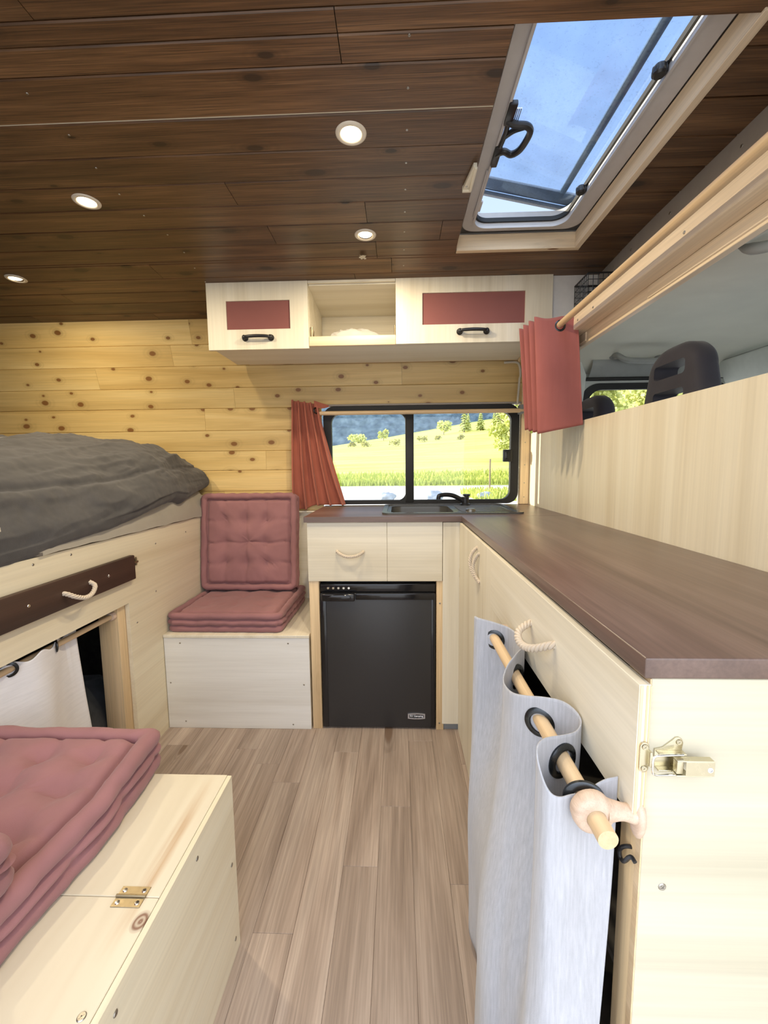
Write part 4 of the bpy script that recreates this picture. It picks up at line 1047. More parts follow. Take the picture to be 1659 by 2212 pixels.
# ------------------------------------------------------------------ near bench box on the left
def lid_material():
    m, nt, out = new_mat('poplar_lid_with_knot'); n = N(nt)
    v = n.obj_coord((7, 0.55, 7), True, 7.0)
    col = n.ramp(n.noise(v, 1.0, 4, 0.55, 0.9), [(0.25, (0.54, 0.47, 0.34)), (0.5, (0.64, 0.575, 0.435)), (0.75, (0.70, 0.65, 0.51))])
    tc = n.node('ShaderNodeTexCoord'); o = tc.outputs['Object']
    sep = n.node('ShaderNodeSeparateXYZ'); n.link(o, sep.inputs[0])
    wob = n.math('MULTIPLY', n.math('SUBTRACT', n.noise(n.vmath('MULTIPLY', o, (20, 5, 20)), 1.0, 3), 0.5), 0.018)
    X = n.math('ADD', sep.outputs[0], wob); Y = sep.outputs[1]
    lx = -0.388 + 0.672; ly = 0.541 - 0.47           # knot, local to the box
    dx = n.math('MULTIPLY', n.math('SUBTRACT', X, lx), 78); dy = n.math('MULTIPLY', n.math('SUBTRACT', Y, ly), 62)
    d = n.math('SQRT', n.math('ADD', n.math('MULTIPLY', dx, dx), n.math('MULTIPLY', dy, dy)))
    rings = n.math('MULTIPLY', n.math('ADD', n.math('SINE', n.math('MULTIPLY', d, 13)), 1), 0.5)
    k = n.math('MULTIPLY', n.maprange(d, 0.75, 1.05, 1, 0), n.math('ADD', n.math('MULTIPLY', rings, 0.55), 0.45), clamp=True)
    sx = n.math('ABSOLUTE', n.math('MULTIPLY', n.math('SUBTRACT', X, -0.412 + 0.672), 62))
    st = n.math('MULTIPLY', n.maprange(sx, 0.2, 1.0, 0.75, 0), n.maprange(n.math('ABSOLUTE', n.math('SUBTRACT', Y, 0.66 - 0.47)), 0.06, 0.18, 1, 0), clamp=True)
    fine = n.noise(n.obj_coord((120, 4, 120), False), 1.0, 3)
    st = n.math('MULTIPLY', st, n.maprange(fine, 0.3, 0.6, 0.25, 1))
    col = n.mix(st, col, (0.44, 0.27, 0.14)); col = n.mix(k, col, (0.20, 0.10, 0.065))
    n.bsdf(out, col, 0.42)
    return m
NB = thing('storage_box', 'pale ply storage bench beside the door, with a hinged lid and the large mauve cushion', 'bench', (-0.672, 0.47, 0))
b = B(); b.box(-0.3795, -0.3700, 0.09, 0.8395, 0.0, 0.4140, 0.0008, 1); sp_ = obj('side_panel', b, M_PLYYW, NB)
for y, z in ((0.676, 0.380), (0.815, 0.222), (0.456, 0.385), (0.815, 0.04), (0.23, 0.385)): screw(sp_, (-0.3697, y, z), (1, 0, 0), 0.0042)
b = B(); b.box(-0.973, -0.3800, 0.09, 0.8395, 0.0, 0.4025); obj('body', b, M_PLYX, NB, 0)
ML = lid_material()
b = B(); b.box(-0.974, -0.3800, 0.5765, 0.8400, 0.4035, 0.4150, 0.001, 1); obj('lid', b, ML, NB)
b = B(); b.box(-0.974, -0.3800, 0.09, 0.5755, 0.4035, 0.4150, 0.001, 1); l2 = obj('lid', b, ML, NB)
screw(l2, (-0.3935, 0.432, 0.4152), (0, 0, 1), 0.0055)
b = B()
b.box(-0.4475, -0.4015, 0.578, 0.5915, 0.4150, 0.4162, 0.0003, 1); b.box(-0.4475, -0.4015, 0.5595, 0.573, 0.4150, 0.4162, 0.0003, 1); b.cyl((-0.4480, 0.5755, 0.4172), (-0.4010, 0.5755, 0.4172), 0.0023, seg=12)
hg = obj('hinge', b, M_BRASS, NB, label='brass butt hinge')
for x in (-0.440, -0.409):
    for y in (0.585, 0.566): screw(hg, (x, y, 0.4163), (0, 0, 1), 0.0036, M_CHROME)
b = cushion(0.2185, 0.240, 0.088, tgrid([-0.115, 0.012, 0.115], [-0.13, -0.045, 0.055, 0.14]), 0.020, 0.0185, 5, 16, crease=0.007)
for v in b.bm.verts:
    v.co.x += 0.006 * math.sin(v.co.y * 17 + 1) * (1 if v.co.x > 0.1 else 0); v.co.z += 0.004 * noise.noise(v.co * 8)
    v.co.z = max(v.co.z, 0.0005)
place(b, Matrix.Translation((-0.7505, 0.6385, 0.4150)))
tag(obj('bench_cushion', b, M_MAUVE, None, 60), 'large mauve cushion lying flat on the storage bench by the door', 'cushion', 'mauve mattress cushions')
b = cushion(0.200, 0.200, 0.080, tgrid([-0.1, 0, 0.1], [-0.1, 0, 0.1]), 0.014, 0.020, 8, 24)
place(b, Matrix.Translation((-0.7385, 0.325, 0.5020)))
tag(obj('bench_cushion', b, M_MAUVE, None, 60), 'second mauve cushion on top of the large one, only its corner showing', 'cushion', 'mauve mattress cushions')

# ------------------------------------------------------------------ terracotta curtains
rk = tag(obj('curtain_rod', B().cyl((-0.385, 2.074, 1.3500), (0.603, 2.074, 1.3500), 0.0100, seg=24), M_DOWELX), 'slim wooden curtain rod across the top of the kitchen window', 'curtain rod')
b = B(); b.box(0.586, 0.606, 2.066, 2.114, 1.335, 1.378, 0.004); o_ = obj('rod_socket', b, M_GREYPL, rk)
tc_ = thing('curtain', 'terracotta curtain gathered at the left side of the kitchen window', 'curtain', (-0.42, 2.08, 0.88))
def rust(u, v):
    f = 4.6
    top = lerp(-0.520, -0.385, u); bot = lerp(-0.538, -0.254, u)
    t = v ** 1.05
    x = lerp(top, bot, t)
    if u > 0.8: x -= 0.012 * math.sin(PI * v) * (u - 0.8) / 0.2
    ph = 2 * PI * f * (u + 0.025 * math.sin(3 * v))
    amp = lerp(0.016, 0.027, v)
    y = 2.078 - amp * math.sin(ph) - 0.012 * (1 - v) ** 5
    x += lerp(0.011, 0.017, v) * math.cos(ph)
    if 0.26 < u < 0.44: y += 0.020 * v * math.sin(PI * (u - 0.26) / 0.18)
    z = lerp(1.415 - 0.020 * u, lerp(0.8775, 0.898, sstep((u - 0.30) / 0.1)), v)
    y = min(y, 2.112 if z < 1.42 else 2.105)
    y += 0.003 * noise.noise(Vector((u * 12, v * 6, 4)))
    return Vector((x, y, z))
b = B(); b.grid(rust, 220, 70)
fo = obj('fabric', b, M_RUST, tc_, 180); m = fo.modifiers.new('thickness', 'SOLIDIFY'); m.thickness = 0.002
b = B()
def flap(u, v): 
    return Vector((lerp(-0.405, -0.333, u), 2.050 + 0.012 * math.sin(3 * u), lerp(1.398 - 0.012 * u, 1.378, v) + 0.010 * (1 - u) * (1 - v) - 0.006 * math.sin(PI * u) * v))
b.grid(flap, 20, 8); f2 = obj('header_flap', b, M_RUST, tc_, 180); m = f2.modifiers.new('thickness', 'SOLIDIFY'); m.thickness = 0.002
b = B(); b.torus((-0.398, 2.060, 1.362), (0.8, -0.6, 0), 0.013, 0.0035); obj('eyelet', b, M_EYELET, tc_)

cr = tag(obj('curtain_rod', B().cyl((0.556, YN + 0.02, 1.5635), (0.556, 1.98, 1.5635), 0.0105, seg=24), M_DOWEL), 'long wooden curtain rod running along the beam over the partition', 'curtain rod')
rc_ = thing('curtain', 'dusty red eyelet curtain bunched flat at the far end of the beam rod', 'curtain', (0.56, 1.55, 1.2))
NL = 7
def rose(u, v):
    s = u * NL; k = int(min(s, NL - 1e-6)); t = s - k
    w = 0.5 - 0.5 * math.cos(PI * t)
    w = w if k % 2 == 0 else 1 - w                 # 0 right, 1 left
    y = 1.500 + 0.020 * s + 0.010 * math.sin(PI * t) * (1 if k % 2 else -1) * 0.3
    xr = lerp(0.612, 0.646, v); xl = lerp(0.474, 0.496, v) - 0.0035 * k * (1 - v * 0.5)
    x = lerp(xr, xl, w)
    z = lerp(1.594 + 0.006 * math.sin(PI * w * 2) - 0.012 * (1 - w), lerp(1.225, 1.196, w) + 0.004 * k, v)
    y += 0.005 * math.sin(w * PI * 1.5 + v * 2) * (0.5 + v)
    return Vector((x, y, z))
b = B(); b.grid(rose, NL * 22 + 1, 40)
fo = obj('fabric', b, M_ROSE, rc_, 180); m = fo.modifiers.new('thickness', 'SOLIDIFY'); m.thickness = 0.0022
for k in range(NL):
    b = B(); b.lathe([(0.0125, -0.0024), (0.0150, -0.0036), (0.0200, -0.0012), (0.0200, 0.0012), (0.0150, 0.0036), (0.0125, 0.0024), (0.0125, -0.0024)], (0.556, 1.510 + 0.020 * k, 1.5600), (0.06, 1, 0), 32)
    obj('eyelet', b, M_EYELET, rc_, 50)
# ------------------------------------------------------------------ driver's cab behind the partition
def hl(x, y):
    z = 1.525 + 0.085 * sstep((y - 0.75) / 0.85)
    z -= 0.10 * max(0, (y - 1.92) / 0.16) ** 2 if y > 1.92 else 0
    z -= 0.05 * sstep((x - 1.15) / 0.4)
    z -= 0.008 * math.exp(-((x - 0.700) / 0.010) ** 2)
    return z
b = B(); b.grid(lambda u, v: Vector((lerp(0.672, 1.55, u), lerp(YN, 2.085, v), hl(lerp(0.672, 1.55, u), lerp(YN, 2.085, v)))), 80, 60)
h = obj('ceiling_cab', b, M_LINER, None, 180, origin=(0, 0, 0)); h['kind'] = 'structure'
m = h.modifiers.new('thickness', 'SOLIDIFY'); m.thickness = 0.02; m.offset = 1
b = B(); b.tube(catmull([(0.690, 0.08, 1.516), (0.690, 0.8, 1.520), (0.690, 1.2, 1.556), (0.690, 1.62, 1.600), (0.700, 1.80, 1.602)], 8), 0.0055, 8)
struct('trim_8', b, M_CABGREY, smooth=60, label='dark seam along the rear edge of the cab headliner')
b = B()
wy0, wy1 = 2.075, 2.110
b.ring_prism(rrect(0.66, 1.72, 0.30, 1.60, 0.01, 8), rrect(0.895, 1.55, 0.72, 1.450, 0.07, 8), 'y', wy0, wy1)
b.box(1.55, 1.72, 2.06, 2.11, 0.3, 1.6)
struct('wall_cab_door', b, M_LINERGREY, smooth=30)
b = B(); b.ring_prism(rrect(0.875, 1.57, 0.70, 1.470, 0.08, 8), rrect(0.905, 1.54, 0.73, 1.440, 0.065, 8), 'y', 2.066, 2.085)
cw = struct('window_2', b, M_RUBBER, smooth=30, label='cab door window with black seal')
b = B(); b.box(0.89, 1.56, 2.09, 2.093, 0.71, 1.46); struct('pane', b, M_GLASS, cw, smooth=0)
b = B(); b.box(0.86, 1.60, 2.058, 2.078, 1.482, 1.497, 0.004); struct('trim_9', b, M_RUBBER, smooth=30, label='black door seal over the cab window')
b = B()
b.prism([(0.672, 1.60), (0.84, 1.60), (0.88, 1.50), (0.86, 1.30), (0.85, 0.8), (0.672, 0.8)], 'y', 2.03, 2.075, 0.008)
struct('trim_10', b, M_LINERGREY, smooth=30, label='pale pillar trim beside the cab window')
b = B(); b.grid(lambda u, v: Vector((lerp(0.90, 1.55, u), 2.062 - 0.055 * math.sin(PI * v) ** 0.7 * (0.4 + 0.6 * v), lerp(1.497, 1.60, v))), 30, 14)
h = struct('trim_11', b, M_CABGREY, smooth=180, label='grey cove panel over the cab door')
gh = thing('grab_handle', 'grey grab handle over the cab window behind the red curtain', 'handle', (1.08, 2.0, 1.55))
b = B(); b.tube(catmull([(0.985, 2.028, 1.588), (0.992, 1.985, 1.575), (1.02, 1.965, 1.552), (1.08, 1.960, 1.545), (1.15, 1.962, 1.545), (1.185, 1.975, 1.556), (1.195, 2.028, 1.575)], 8), 0.0125, 12); obj('bar', b, M_CABGREY, gh, 60)
for q in ((0.985, 2.02, 1.588), (1.195, 2.02, 1.575)): b = B(); b.ball(q, (0.022, 0.018, 0.020), 16, 10); obj('mount', b, M_CABGREY, gh, 60)
rh = thing('grab_handle', 'curved grey grip on the cab headliner, cut by the right photo edge', 'handle', (0.73, 0.86, 1.52))
b = B(); b.tube(catmull([(0.712, 0.945, 1.532), (0.712, 0.925, 1.518), (0.715, 0.895, 1.505), (0.735, 0.86, 1.500), (0.77, 0.80, 1.500), (0.80, 0.76, 1.524)], 8), [0.005 + 0.006 * sstep(i / 12) for i in range(41)], 12); obj('bar', b, M_CABGREY, rh, 60)
# sun visors, header and windscreen
b = B()
b.prism([(1.50, 1.585), (1.55, 1.585), (1.62, 1.47), (1.60, 1.46)], 'y', YN, 2.06)
struct('trim_12', b, M_LINERGREY, smooth=30, label='windscreen header')
for y0, y1, lab in ((1.58, 2.02, 'grey sun visor above the windscreen behind the middle headrest'),):
    vt = thing('sun_visor', lab, 'visor', (1.47, (y0 + y1) / 2, 1.43), 'cab sun visors')
    b = B(); b.prism([(1.455, 1.545), (1.475, 1.55), (1.545, 1.395), (1.525, 1.390)], 'y', y0, y1, 0.008); obj('panel', b, M_LINERGREY, vt)
    b = B(); b.cyl((1.467, y0 - 0.03, 1.545), (1.467, y1 + 0.03, 1.545), 0.006, seg=10); obj('pivot_rod', b, M_CABGREY, vt)
b = B(); b.prism([(1.60, 1.47), (1.606, 1.47), (2.30, 0.75), (2.294, 0.75)], 'y', YN, 2.08); w = struct('window_3', b, M_GLASS, smooth=0, label='cab windscreen')
b = B(); b.box(1.95, 2.45, YN, 2.1, 0.55, 0.85, 0.04); struct('trim_13', b, M_GREYPL, smooth=30, label='dashboard top')
b = B(); b.box(0.668, 2.45, YN - 0.04, 2.12, 0.26, 0.30); struct('floor_cab', b, M_DARKINT, smooth=0)
b = B(); b.ring_prism(rrect(0.80, 1.72, 0.30, 1.60, 0.01, 6), rrect(0.90, 1.55, 0.75, 1.40, 0.06, 6), 'y', YN - 0.05, YN - 0.01); struct('wall_cab_near_door', b, M_LINERGREY, smooth=30)

def seat_outline(y0, y1, z0, z1, rt, ins=0.0):
    y0 += ins; y1 -= ins; z1 -= ins; rt = max(rt - ins, 0.01)
    pts = [(y0 - 0.035, z0), (y0 - 0.022, z1 - 0.15)]
    for k in range(13):
        a = math.radians(180 - 90 * k / 12); pts.append((y0 + rt + rt * math.cos(a), z1 - rt * 0.8 + rt * 0.8 * math.sin(a)))
    for k in range(13):
        a = math.radians(90 - 90 * k / 12); pts.append((y1 - rt + rt * math.cos(a), z1 - rt * 0.8 + rt * 0.8 * math.sin(a)))
    return pts + [(y1 + 0.022, z1 - 0.15), (y1 + 0.035, z0)]
def cab_seat(yc, ztop, label, hw=0.135):
    t = thing('cab_seat', label, 'seat', (0.86, yc, 0.30), 'cab seats')
    x0, x1 = 0.800, 0.872
    y0, y1 = yc - hw, yc + hw
    b = B(); bm = b.bm
    layers = [(x0, 0.024), (x0 + 0.004, 0.014), (x0 + 0.011, 0.006), (x0 + 0.022, 0.0), (x1 - 0.022, 0.0), (x1 - 0.011, 0.006), (x1 - 0.004, 0.014), (x1, 0.024)]
    L = [[bm.verts.new((x, p[0], p[1])) for p in seat_outline(y0, y1, 0.95, ztop, 0.095, i)] for x, i in layers]
    n_ = len(L[0])
    for A, C in zip(L, L[1:]):
        for k in range(n_): bm.faces.new((A[k], A[(k + 1) % n_], C[(k + 1) % n_], C[k]))
    bm.faces.new(L[0]); bm.faces.new(L[-1][::-1])
    bmesh.ops.recalc_face_normals(bm, faces=bm.faces)
    body = obj('backrest', b, M_SEAT, t, 50)
    w = hw * 0.60
    cuts = []
    for za, zb_ in ((ztop - 0.092, ztop - 0.050), (ztop - 0.185, ztop - 0.130)):
        c = B(); c.prism(rrect(yc - w, yc + w, za, zb_, 0.012, 4), 'x', x0 - 0.05, x1 + 0.05)
        cut = obj('cutter', c, M_SEAT, None, 0); cuts.append(cut)
        md = body.modifiers.new('slot', 'BOOLEAN'); md.operation = 'DIFFERENCE'; md.object = cut; md.solver = 'EXACT'
    bpy.context.view_layer.update()
    dg = bpy.context.evaluated_depsgraph_get(); ev = body.evaluated_get(dg)
    me = bpy.data.meshes.new_from_object(ev); body.modifiers.clear(); body.data = me
    me.polygons.foreach_set('use_smooth', [True] * len(me.polygons)); me.set_sharp_from_angle(angle=math.radians(40))
    for o2 in cuts: bpy.data.objects.remove(o2)
    b = B(); b.box(0.80, 1.30, yc - hw - 0.06, yc + hw + 0.06, 0.60, 0.74, 0.03, 3); obj('seat_cushion', b, M_SEAT, t)
    b = B(); b.box(0.84, 1.25, yc - hw, yc + hw, 0.301, 0.60); obj('seat_frame', b, M_BLACK, t)
    return t
cab_seat(1.300, 1.432, 'middle cab seat with two slots in its tall headrest', 0.118)
cab_seat(1.850, 1.372, 'far cab seat whose headrest shows against the cab window', 0.130)
cab_seat(0.782, 1.430, 'nearest cab seat, its headrest cut by the right photo edge', 0.140)

# ------------------------------------------------------------------ outside
def grass_mat(name, a, b_, c, scale):
    m, nt, out = new_mat(name); n = N(nt)
    tc = n.node('ShaderNodeTexCoord'); v = tc.outputs['Object']
    mp = n.node('ShaderNodeMapping'); n.link(v, mp.inputs[0]); mp.inputs['Scale'].default_value = scale
    f = n.noise(mp.outputs[0], 1.0, 6, 0.65); f2 = n.noise(v, 4.0, 4, 0.7)
    f = n.math('ADD', n.math('MULTIPLY', f, 0.65), n.math('MULTIPLY', f2, 0.35))
    n.bsdf(out, n.ramp(f, [(0.32, a), (0.5, b_), (0.66, c)]), 0.9, f2, 0.3, 0.05, Specular_IOR_Level=0.1)
    return m
M_MEADOW = grass_mat('meadow', (0.50, 0.52, 0.10), (0.68, 0.68, 0.19), (0.80, 0.79, 0.30), (0.05, 0.30, 0.1))
M_GRAVEL = grass_mat('gravel', (0.74, 0.69, 0.60), (0.82, 0.77, 0.69), (0.86, 0.82, 0.75), (1.5, 1.5, 1.5))
M_FOREST = grass_mat('forest', (0.030, 0.055, 0.080), (0.095, 0.145, 0.190), (0.19, 0.26, 0.31), (0.20, 0.14, 0.22))  # distance haze is put into the colour as a blue shift
M_LEAF = grass_mat('leaves', (0.36, 0.40, 0.10), (0.60, 0.63, 0.22), (0.80, 0.80, 0.40), (3, 3, 3))
M_LEAFD = grass_mat('conifer_needles', (0.30, 0.35, 0.10), (0.48, 0.52, 0.18), (0.64, 0.66, 0.28), (2, 2, 2))
M_WEED = grass_mat('weeds', (0.26, 0.33, 0.06), (0.46, 0.52, 0.11), (0.66, 0.69, 0.22), (2, 2, 2))
M_SHRUB = grass_mat('dry_shrub', (0.24, 0.24, 0.06), (0.36, 0.34, 0.11), (0.50, 0.46, 0.18), (2, 2, 2))
M_BARK = plain('bark', (0.16, 0.12, 0.09), 0.9, 0.2)
M_POST = plain('weathered_post', (0.20, 0.15, 0.11), 0.9, 0.2)
M_BOULDER = plain('boulder', (0.30, 0.34, 0.40), 0.9, 0.15, 4)
GTAB = [(-60, -0.75), (3, -0.70), (18, -0.62), (30, -0.60), (37, -0.58), (42, -0.25), (60, 1.2), (100, 4.8), (200, 14.6), (330, 27.0)]
def gz(x, y):
    z = interp(GTAB, y)
    if y > 30: z += 0.105 * x * ((y - 30) / 170) ** 1.0 * (1 if x > -80 else 0.5)
    return z
b = B(); b.grid(lambda u, v: (lambda x, y: Vector((x, y, gz(x, y) + (0.25 * noise.noise(Vector((x * 0.08, y * 0.08, 0))) if y > 50 else 0))))(lerp(-160, 190, u), 37 + 293 * v ** 1.6), 110, 70)
struct('ground_meadow', b, M_MEADOW, smooth=180)
b = B(); b.grid(lambda u, v: Vector((lerp(-60, 60, u), lerp(-40, 37.6, v), gz(0, lerp(-40, 37.6, v)) + 0.02 * noise.noise(Vector((u * 40, v * 40, 0))))), 40, 60)
struct('ground_gravel', b, M_GRAVEL, smooth=180)
b = B()
def mount(u, v):
    x = lerp(-330, 330, u); y = lerp(262, 520, v)
    z = lerp(8, 190, v ** 0.9) + 0.02 * x + 10 * noise.noise(Vector((x * 0.012, y * 0.012, 1)))
    z += (1 - abs(noise.noise(Vector((x * 0.16, y * 0.16, 0)))) * 2) * 3.5
    return Vector((x, y, z))
b.grid(mount, 240, 130)
struct('mountain_forest', b, M_FOREST, smooth=0)

def leaf_cloud(b, centers, n, size, rng, flat=0.7):
    bm = b.bm
    for i in range(n):
        c, r = centers[rng.randrange(len(centers))]
        d = Vector((rng.gauss(0, 1), rng.gauss(0, 1), rng.gauss(0, 1))).normalized() * r[0] * (0.55 + 0.45 * rng.random())
        p = Vector(c) + Vector((d.x, d.y * (r[1] / r[0]), d.z * (r[2] / r[0])))
        nrm = Vector((rng.gauss(0, 1), rng.gauss(0, 1), rng.gauss(0.4, 1))).normalized()
        a = nrm.orthogonal().normalized(); e = nrm.cross(a); s = size * (0.6 + 0.8 * rng.random())
        vs = [bm.verts.new(p + a * s), bm.verts.new(p + e * s * flat), bm.verts.new(p - a * s), bm.verts.new(p - e * s * flat)]
        bm.faces.new(vs)
def broadleaf(name, x, y, h, wdt, label, n=2600, leaf=0.22, group='trees at the meadow edge', seed=1, mat=None):
    rng = random.Random(seed); z0 = gz(x, y) - 0.05
    t = thing(name, label, 'tree', (x, y, z0), group)
    b = B(); b.tube(catmull([(x, y, z0 - 0.1), (x + 0.02 * h, y, z0 + 0.3 * h), (x - 0.01 * h, y, z0 + 0.75 * h)], 6), [0.035 * h * (1 - 0.06 * i) for i in range(13)], 10)
    for k in range(6):
        a = k * 1.05; zz = z0 + h * (0.32 + 0.07 * k)
        b.tube([(x, y, zz), (x + 0.3 * wdt * math.cos(a), y + 0.3 * wdt * math.sin(a), zz + 0.16 * h)], [0.012 * h, 0.004 * h], 6)
    obj('trunk', b, M_BARK, t)
    cs = []
    for k in range(14):
        a = rng.uniform(0, 2 * PI); rr = wdt * 0.36 * rng.random() ** 0.5; zz = z0 + h * rng.uniform(0.30, 0.86)
        r = wdt * rng.uniform(0.16, 0.26)
        cs.append(((x + rr * math.cos(a), y + rr * math.sin(a), zz), (r, r, r * 0.8)))
    b = B(); leaf_cloud(b, cs, n, leaf, rng); obj('crown', b, mat or M_LEAF, t, 0)
    return t
def conifer(x, y, h, wdt, label, seed):
    rng = random.Random(seed); z0 = gz(x, y) - 0.1
    t = thing('conifer_tree', label, 'tree', (x, y, z0), 'conifers on the meadow skyline')
    b = B(); b.cyl((x, y, z0), (x, y, z0 + h * 0.96), 0.03 * h, 0.004 * h, 8); obj('trunk', b, M_BARK, t)
    b = B()
    for k in range(11):
        f = k / 10; zz = z0 + h * (0.10 + 0.84 * f); r = wdt * 0.5 * (1 - f) ** 0.8 + 0.03 * h
        for j in range(11):
            a = j * 2 * PI / 11 + k * 0.7 + rng.uniform(-0.2, 0.2); rr = r * rng.uniform(0.75, 1.1)
            tip = Vector((x + rr * math.cos(a), y + rr * math.sin(a), zz - 0.06 * h * rng.uniform(0.6, 1.2)))
            s = Vector((-math.sin(a), math.cos(a), 0)) * rr * 0.32
            root = Vector((x, y, zz + 0.05 * h))
            v = [b.bm.verts.new(q) for q in (root, tip * 0.55 + root * 0.45 + s, tip, tip * 0.55 + root * 0.45 - s)]
            b.bm.faces.new(v)
    obj('crown', b, M_LEAFD, t, 0)
def wx(px, y): return (px - 829.5 - 31.6) / 897.0 * y * 1.0
conifer(wx(1000, 188), 188, 12.5, 5.0, 'tall pale conifer beside the round bush on the meadow skyline', 3)
conifer(wx(1034, 186), 186, 9.5, 5.0, 'lone pale conifer in the middle of the meadow skyline', 5)
conifer(wx(1062, 180), 180, 8.0, 4.0, 'slim conifer left of the bright leafy tree', 6)
conifer(wx(1070, 176), 176, 11.5, 5.0, 'conifer half merged with the bright leafy tree', 9)
conifer(wx(1008, 193), 193, 9.0, 4.4, 'shorter conifer standing close behind the tall pale one', 12)
broadleaf('round_bush', wx(957, 182), 182, 6.0, 7.0, 'round pale bush on the meadow skyline left of the conifers', 700, 0.55, 'bushes on the meadow skyline', 4)
broadleaf('round_bush', wx(830, 196), 196, 5.0, 5.5, 'small pale bush on the meadow edge seen through the left pane', 500, 0.5, 'bushes on the meadow skyline', 14)
broadleaf('round_bush', wx(775, 192), 192, 4.0, 9.0, 'low pale bush on the meadow edge nearest the terracotta curtain', 500, 0.5, 'bushes on the meadow skyline', 15)
for k, (px, yy, s_, lab) in enumerate(((762, 150, 2.2, 'low brown shrub on the meadow just right of the terracotta curtain'), (792, 140, 2.4, 'low brown shrub near the middle of the left window pane'), (856, 128, 2.6, 'low brown shrub beside the window mullion, left pane'), (912, 140, 2.6, 'low brown shrub right of the mullion in the upper meadow'), (946, 146, 1.8, 'small brown shrub below the round skyline bush'), (992, 138, 1.9, 'small brown shrub under the tall pale conifer'))):
    broadleaf('meadow_shrub', wx(px, yy), yy, s_ * 0.8, s_ * 1.5, lab, 160, 0.28, 'shrubs scattered on the meadow', 40 + k, M_SHRUB)
broadleaf('leafy_tree', wx(1098, 62), 62, 9.5, 7.0, 'bright leafy tree at the right edge of the kitchen window', 4200, 0.26, seed=21)
broadleaf('leafy_tree', 9.6, 22.0, 8.0, 6.0, 'yellow green tree seen through the left of the cab window', 5200, 0.16, seed=22)
broadleaf('leafy_tree', 16.8, 26.0, 10.0, 7.0, 'yellow green tree behind the middle headrest slots', 5200, 0.18, seed=23)
broadleaf('leafy_tree', 17.0, 36.0, 12.0, 9.0, 'taller tree behind the other two in the cab window', 5200, 0.22, seed=24)
b = B(); px_ = wx(1055, 30.5)
b.tube([(px_, 30.5, gz(0, 30) - 0.1), (px_ + 0.01, 30.5, 1.62)], 0.055, 10)
tag(obj('fence_post', b, M_POST), 'single thin wooden post beside the gravel road', 'post')
for px, lab, sx, sz in ((838, 'pale boulder by the road under the left window pane', 0.42, 0.42), (938, 'pale boulder by the road behind the tap spout', 0.42, 0.52), (1046, 'pale boulder by the road right of the tap', 0.40, 0.36)):
    b = B(); bmesh.ops.create_icosphere(b.bm, subdivisions=4, radius=1)
    X = wx(px, 21.5)
    for v in b.bm.verts:
        q = Vector((v.co.x * sx, v.co.y * sx * 0.8, v.co.z * sz * 0.6)); q += v.co * 0.09 * noise.noise(v.co * 1.8 + Vector((px, 0, 0))); v.co = q + Vector((X, 21.5, -0.42))
    tag(obj('boulder', b, M_BOULDER, None, 180), lab, 'boulder', 'boulders along the road')
rng = random.Random(11); b = B()
def blades(b, n, fx, fy, hh):
    for i in range(n):
        x = fx(); y = fy(); z = gz(x, y) if y > 37 else gz(0, y); h_ = hh * rng.uniform(0.5, 1.2); a = rng.uniform(0, PI); w = 0.07 * h_ + 0.02
        p = Vector((x, y, z - 0.05)); d = Vector((math.cos(a), math.sin(a), 0)) * w; tipv = p + Vector((rng.uniform(-0.3, 0.3) * h_, rng.uniform(-0.3, 0.3) * h_, h_))
        b.bm.faces.new([b.bm.verts.new(q) for q in (p - d, p + d, tipv + d * 0.25, tipv - d * 0.25)])
blades(b, 9000, lambda: rng.uniform(-9, 22), lambda: 37.3 + 10 * rng.random() ** 1.4, 0.62)
tag(obj('tall_grass', b, M_WEED, None, 0), 'band of tall weeds along the far side of the gravel road', 'grass', kind='stuff')
b = B(); blades(b, 1600, lambda: rng.uniform(3.9, 8.5), lambda: rng.uniform(20.5, 27), 0.45)
tag(obj('tall_grass', b, M_WEED, None, 0), 'clump of grass beside the fence post on the near roadside', 'grass', kind='stuff')

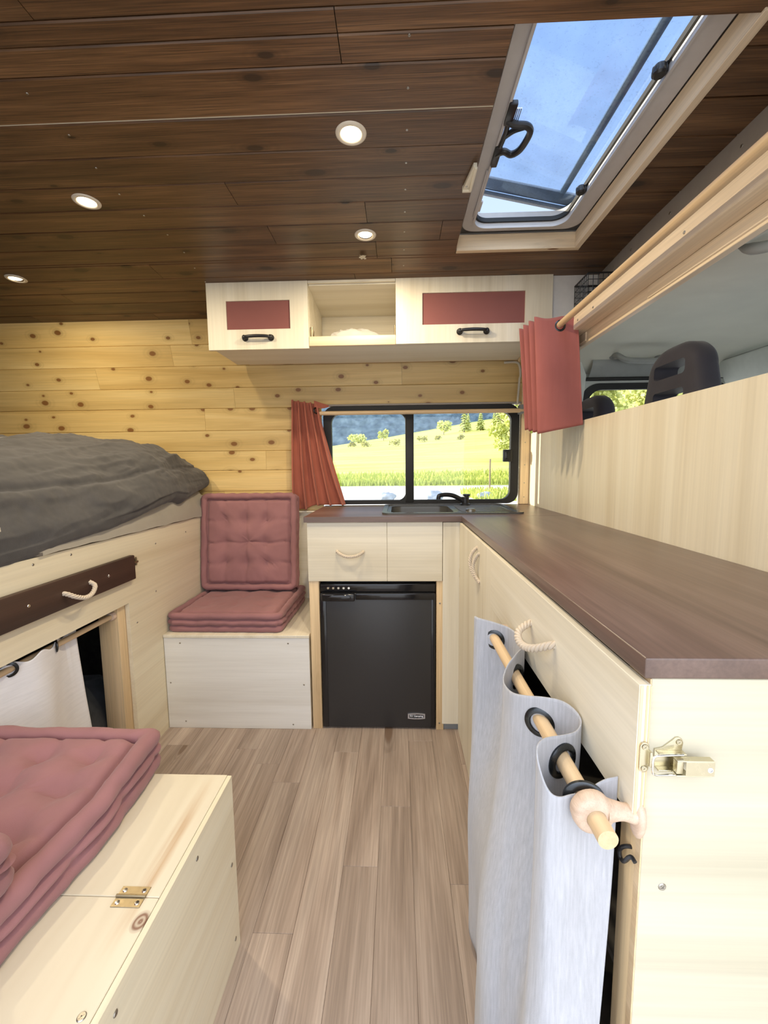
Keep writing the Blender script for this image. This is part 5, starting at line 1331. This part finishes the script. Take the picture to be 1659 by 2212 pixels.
# ------------------------------------------------------------------ daylight
w = bpy.data.worlds.new('sky'); scene.world = w; w.use_nodes = True
nt = w.node_tree; nt.nodes.clear(); n = N(nt)
tc = n.node('ShaderNodeTexCoord'); sep = n.node('ShaderNodeSeparateXYZ'); n.link(tc.outputs['Generated'], sep.inputs[0])
Z = sep.outputs[2]
up = n.ramp(n.maprange(Z, -0.1, 1.0, 0, 1), [(0.0, (0.80, 0.84, 0.90)), (0.30, (0.68, 0.80, 1.0)), (0.75, (0.46, 0.64, 1.0)), (1.0, (0.42, 0.60, 1.0))])
haze = n.noise(tc.outputs['Generated'], 2.2, 4, 0.55)
cloud = n.maprange(haze, 0.42, 0.66, 0, 1)
near = n.maprange(sep.outputs[1], -0.04, -0.50, 0, 1)      # unseen door-side sky, brightened to boost light through the door
amt = n.math('MULTIPLY', near, n.math('ADD', n.math('MULTIPLY', cloud, 0.4), 0.6), clamp=True)
low = n.maprange(Z, 0.05, 0.60, 0.42, 1)
amt = n.math('MULTIPLY', amt, low, clamp=True)
DOOR_SKY_BOOST = 3.9
col = n.mix(amt, up, (0.94 * DOOR_SKY_BOOST, 0.97 * DOOR_SKY_BOOST, 1.04 * DOOR_SKY_BOOST))
bgn = n.node('ShaderNodeBackground'); n.link(col, bgn.inputs[0]); bgn.inputs[1].default_value = 1.0
wo_ = n.node('ShaderNodeOutputWorld'); n.link(bgn.outputs[0], wo_.inputs[0])
S = bpy.data.lights.new('sun', 'SUN'); S.energy = 10.0; S.angle = 0.009; S.color = (1.0, 0.88, 0.66)
so = bpy.data.objects.new('sun', S); COL.objects.link(so)
dirv = Vector((-0.96, 0.22, 0.135)).normalized()         # towards the sun
so.rotation_mode = 'QUATERNION'; so.rotation_quaternion = dirv.to_track_quat('Z', 'Y'); so.location = dirv * 20

vs_ = scene.view_settings
scene.display_settings.display_device = 'sRGB'
vs_.view_transform = 'Standard'; vs_.look = 'None'; vs_.exposure = 0.32; vs_.gamma = 1.0; vs_.use_curve_mapping = False
cy = scene.cycles
cy.max_bounces = 10; cy.diffuse_bounces = 5; cy.glossy_bounces = 4; cy.transparent_max_bounces = 12; cy.sample_clamp_indirect = 6.0
cy.use_denoising = True
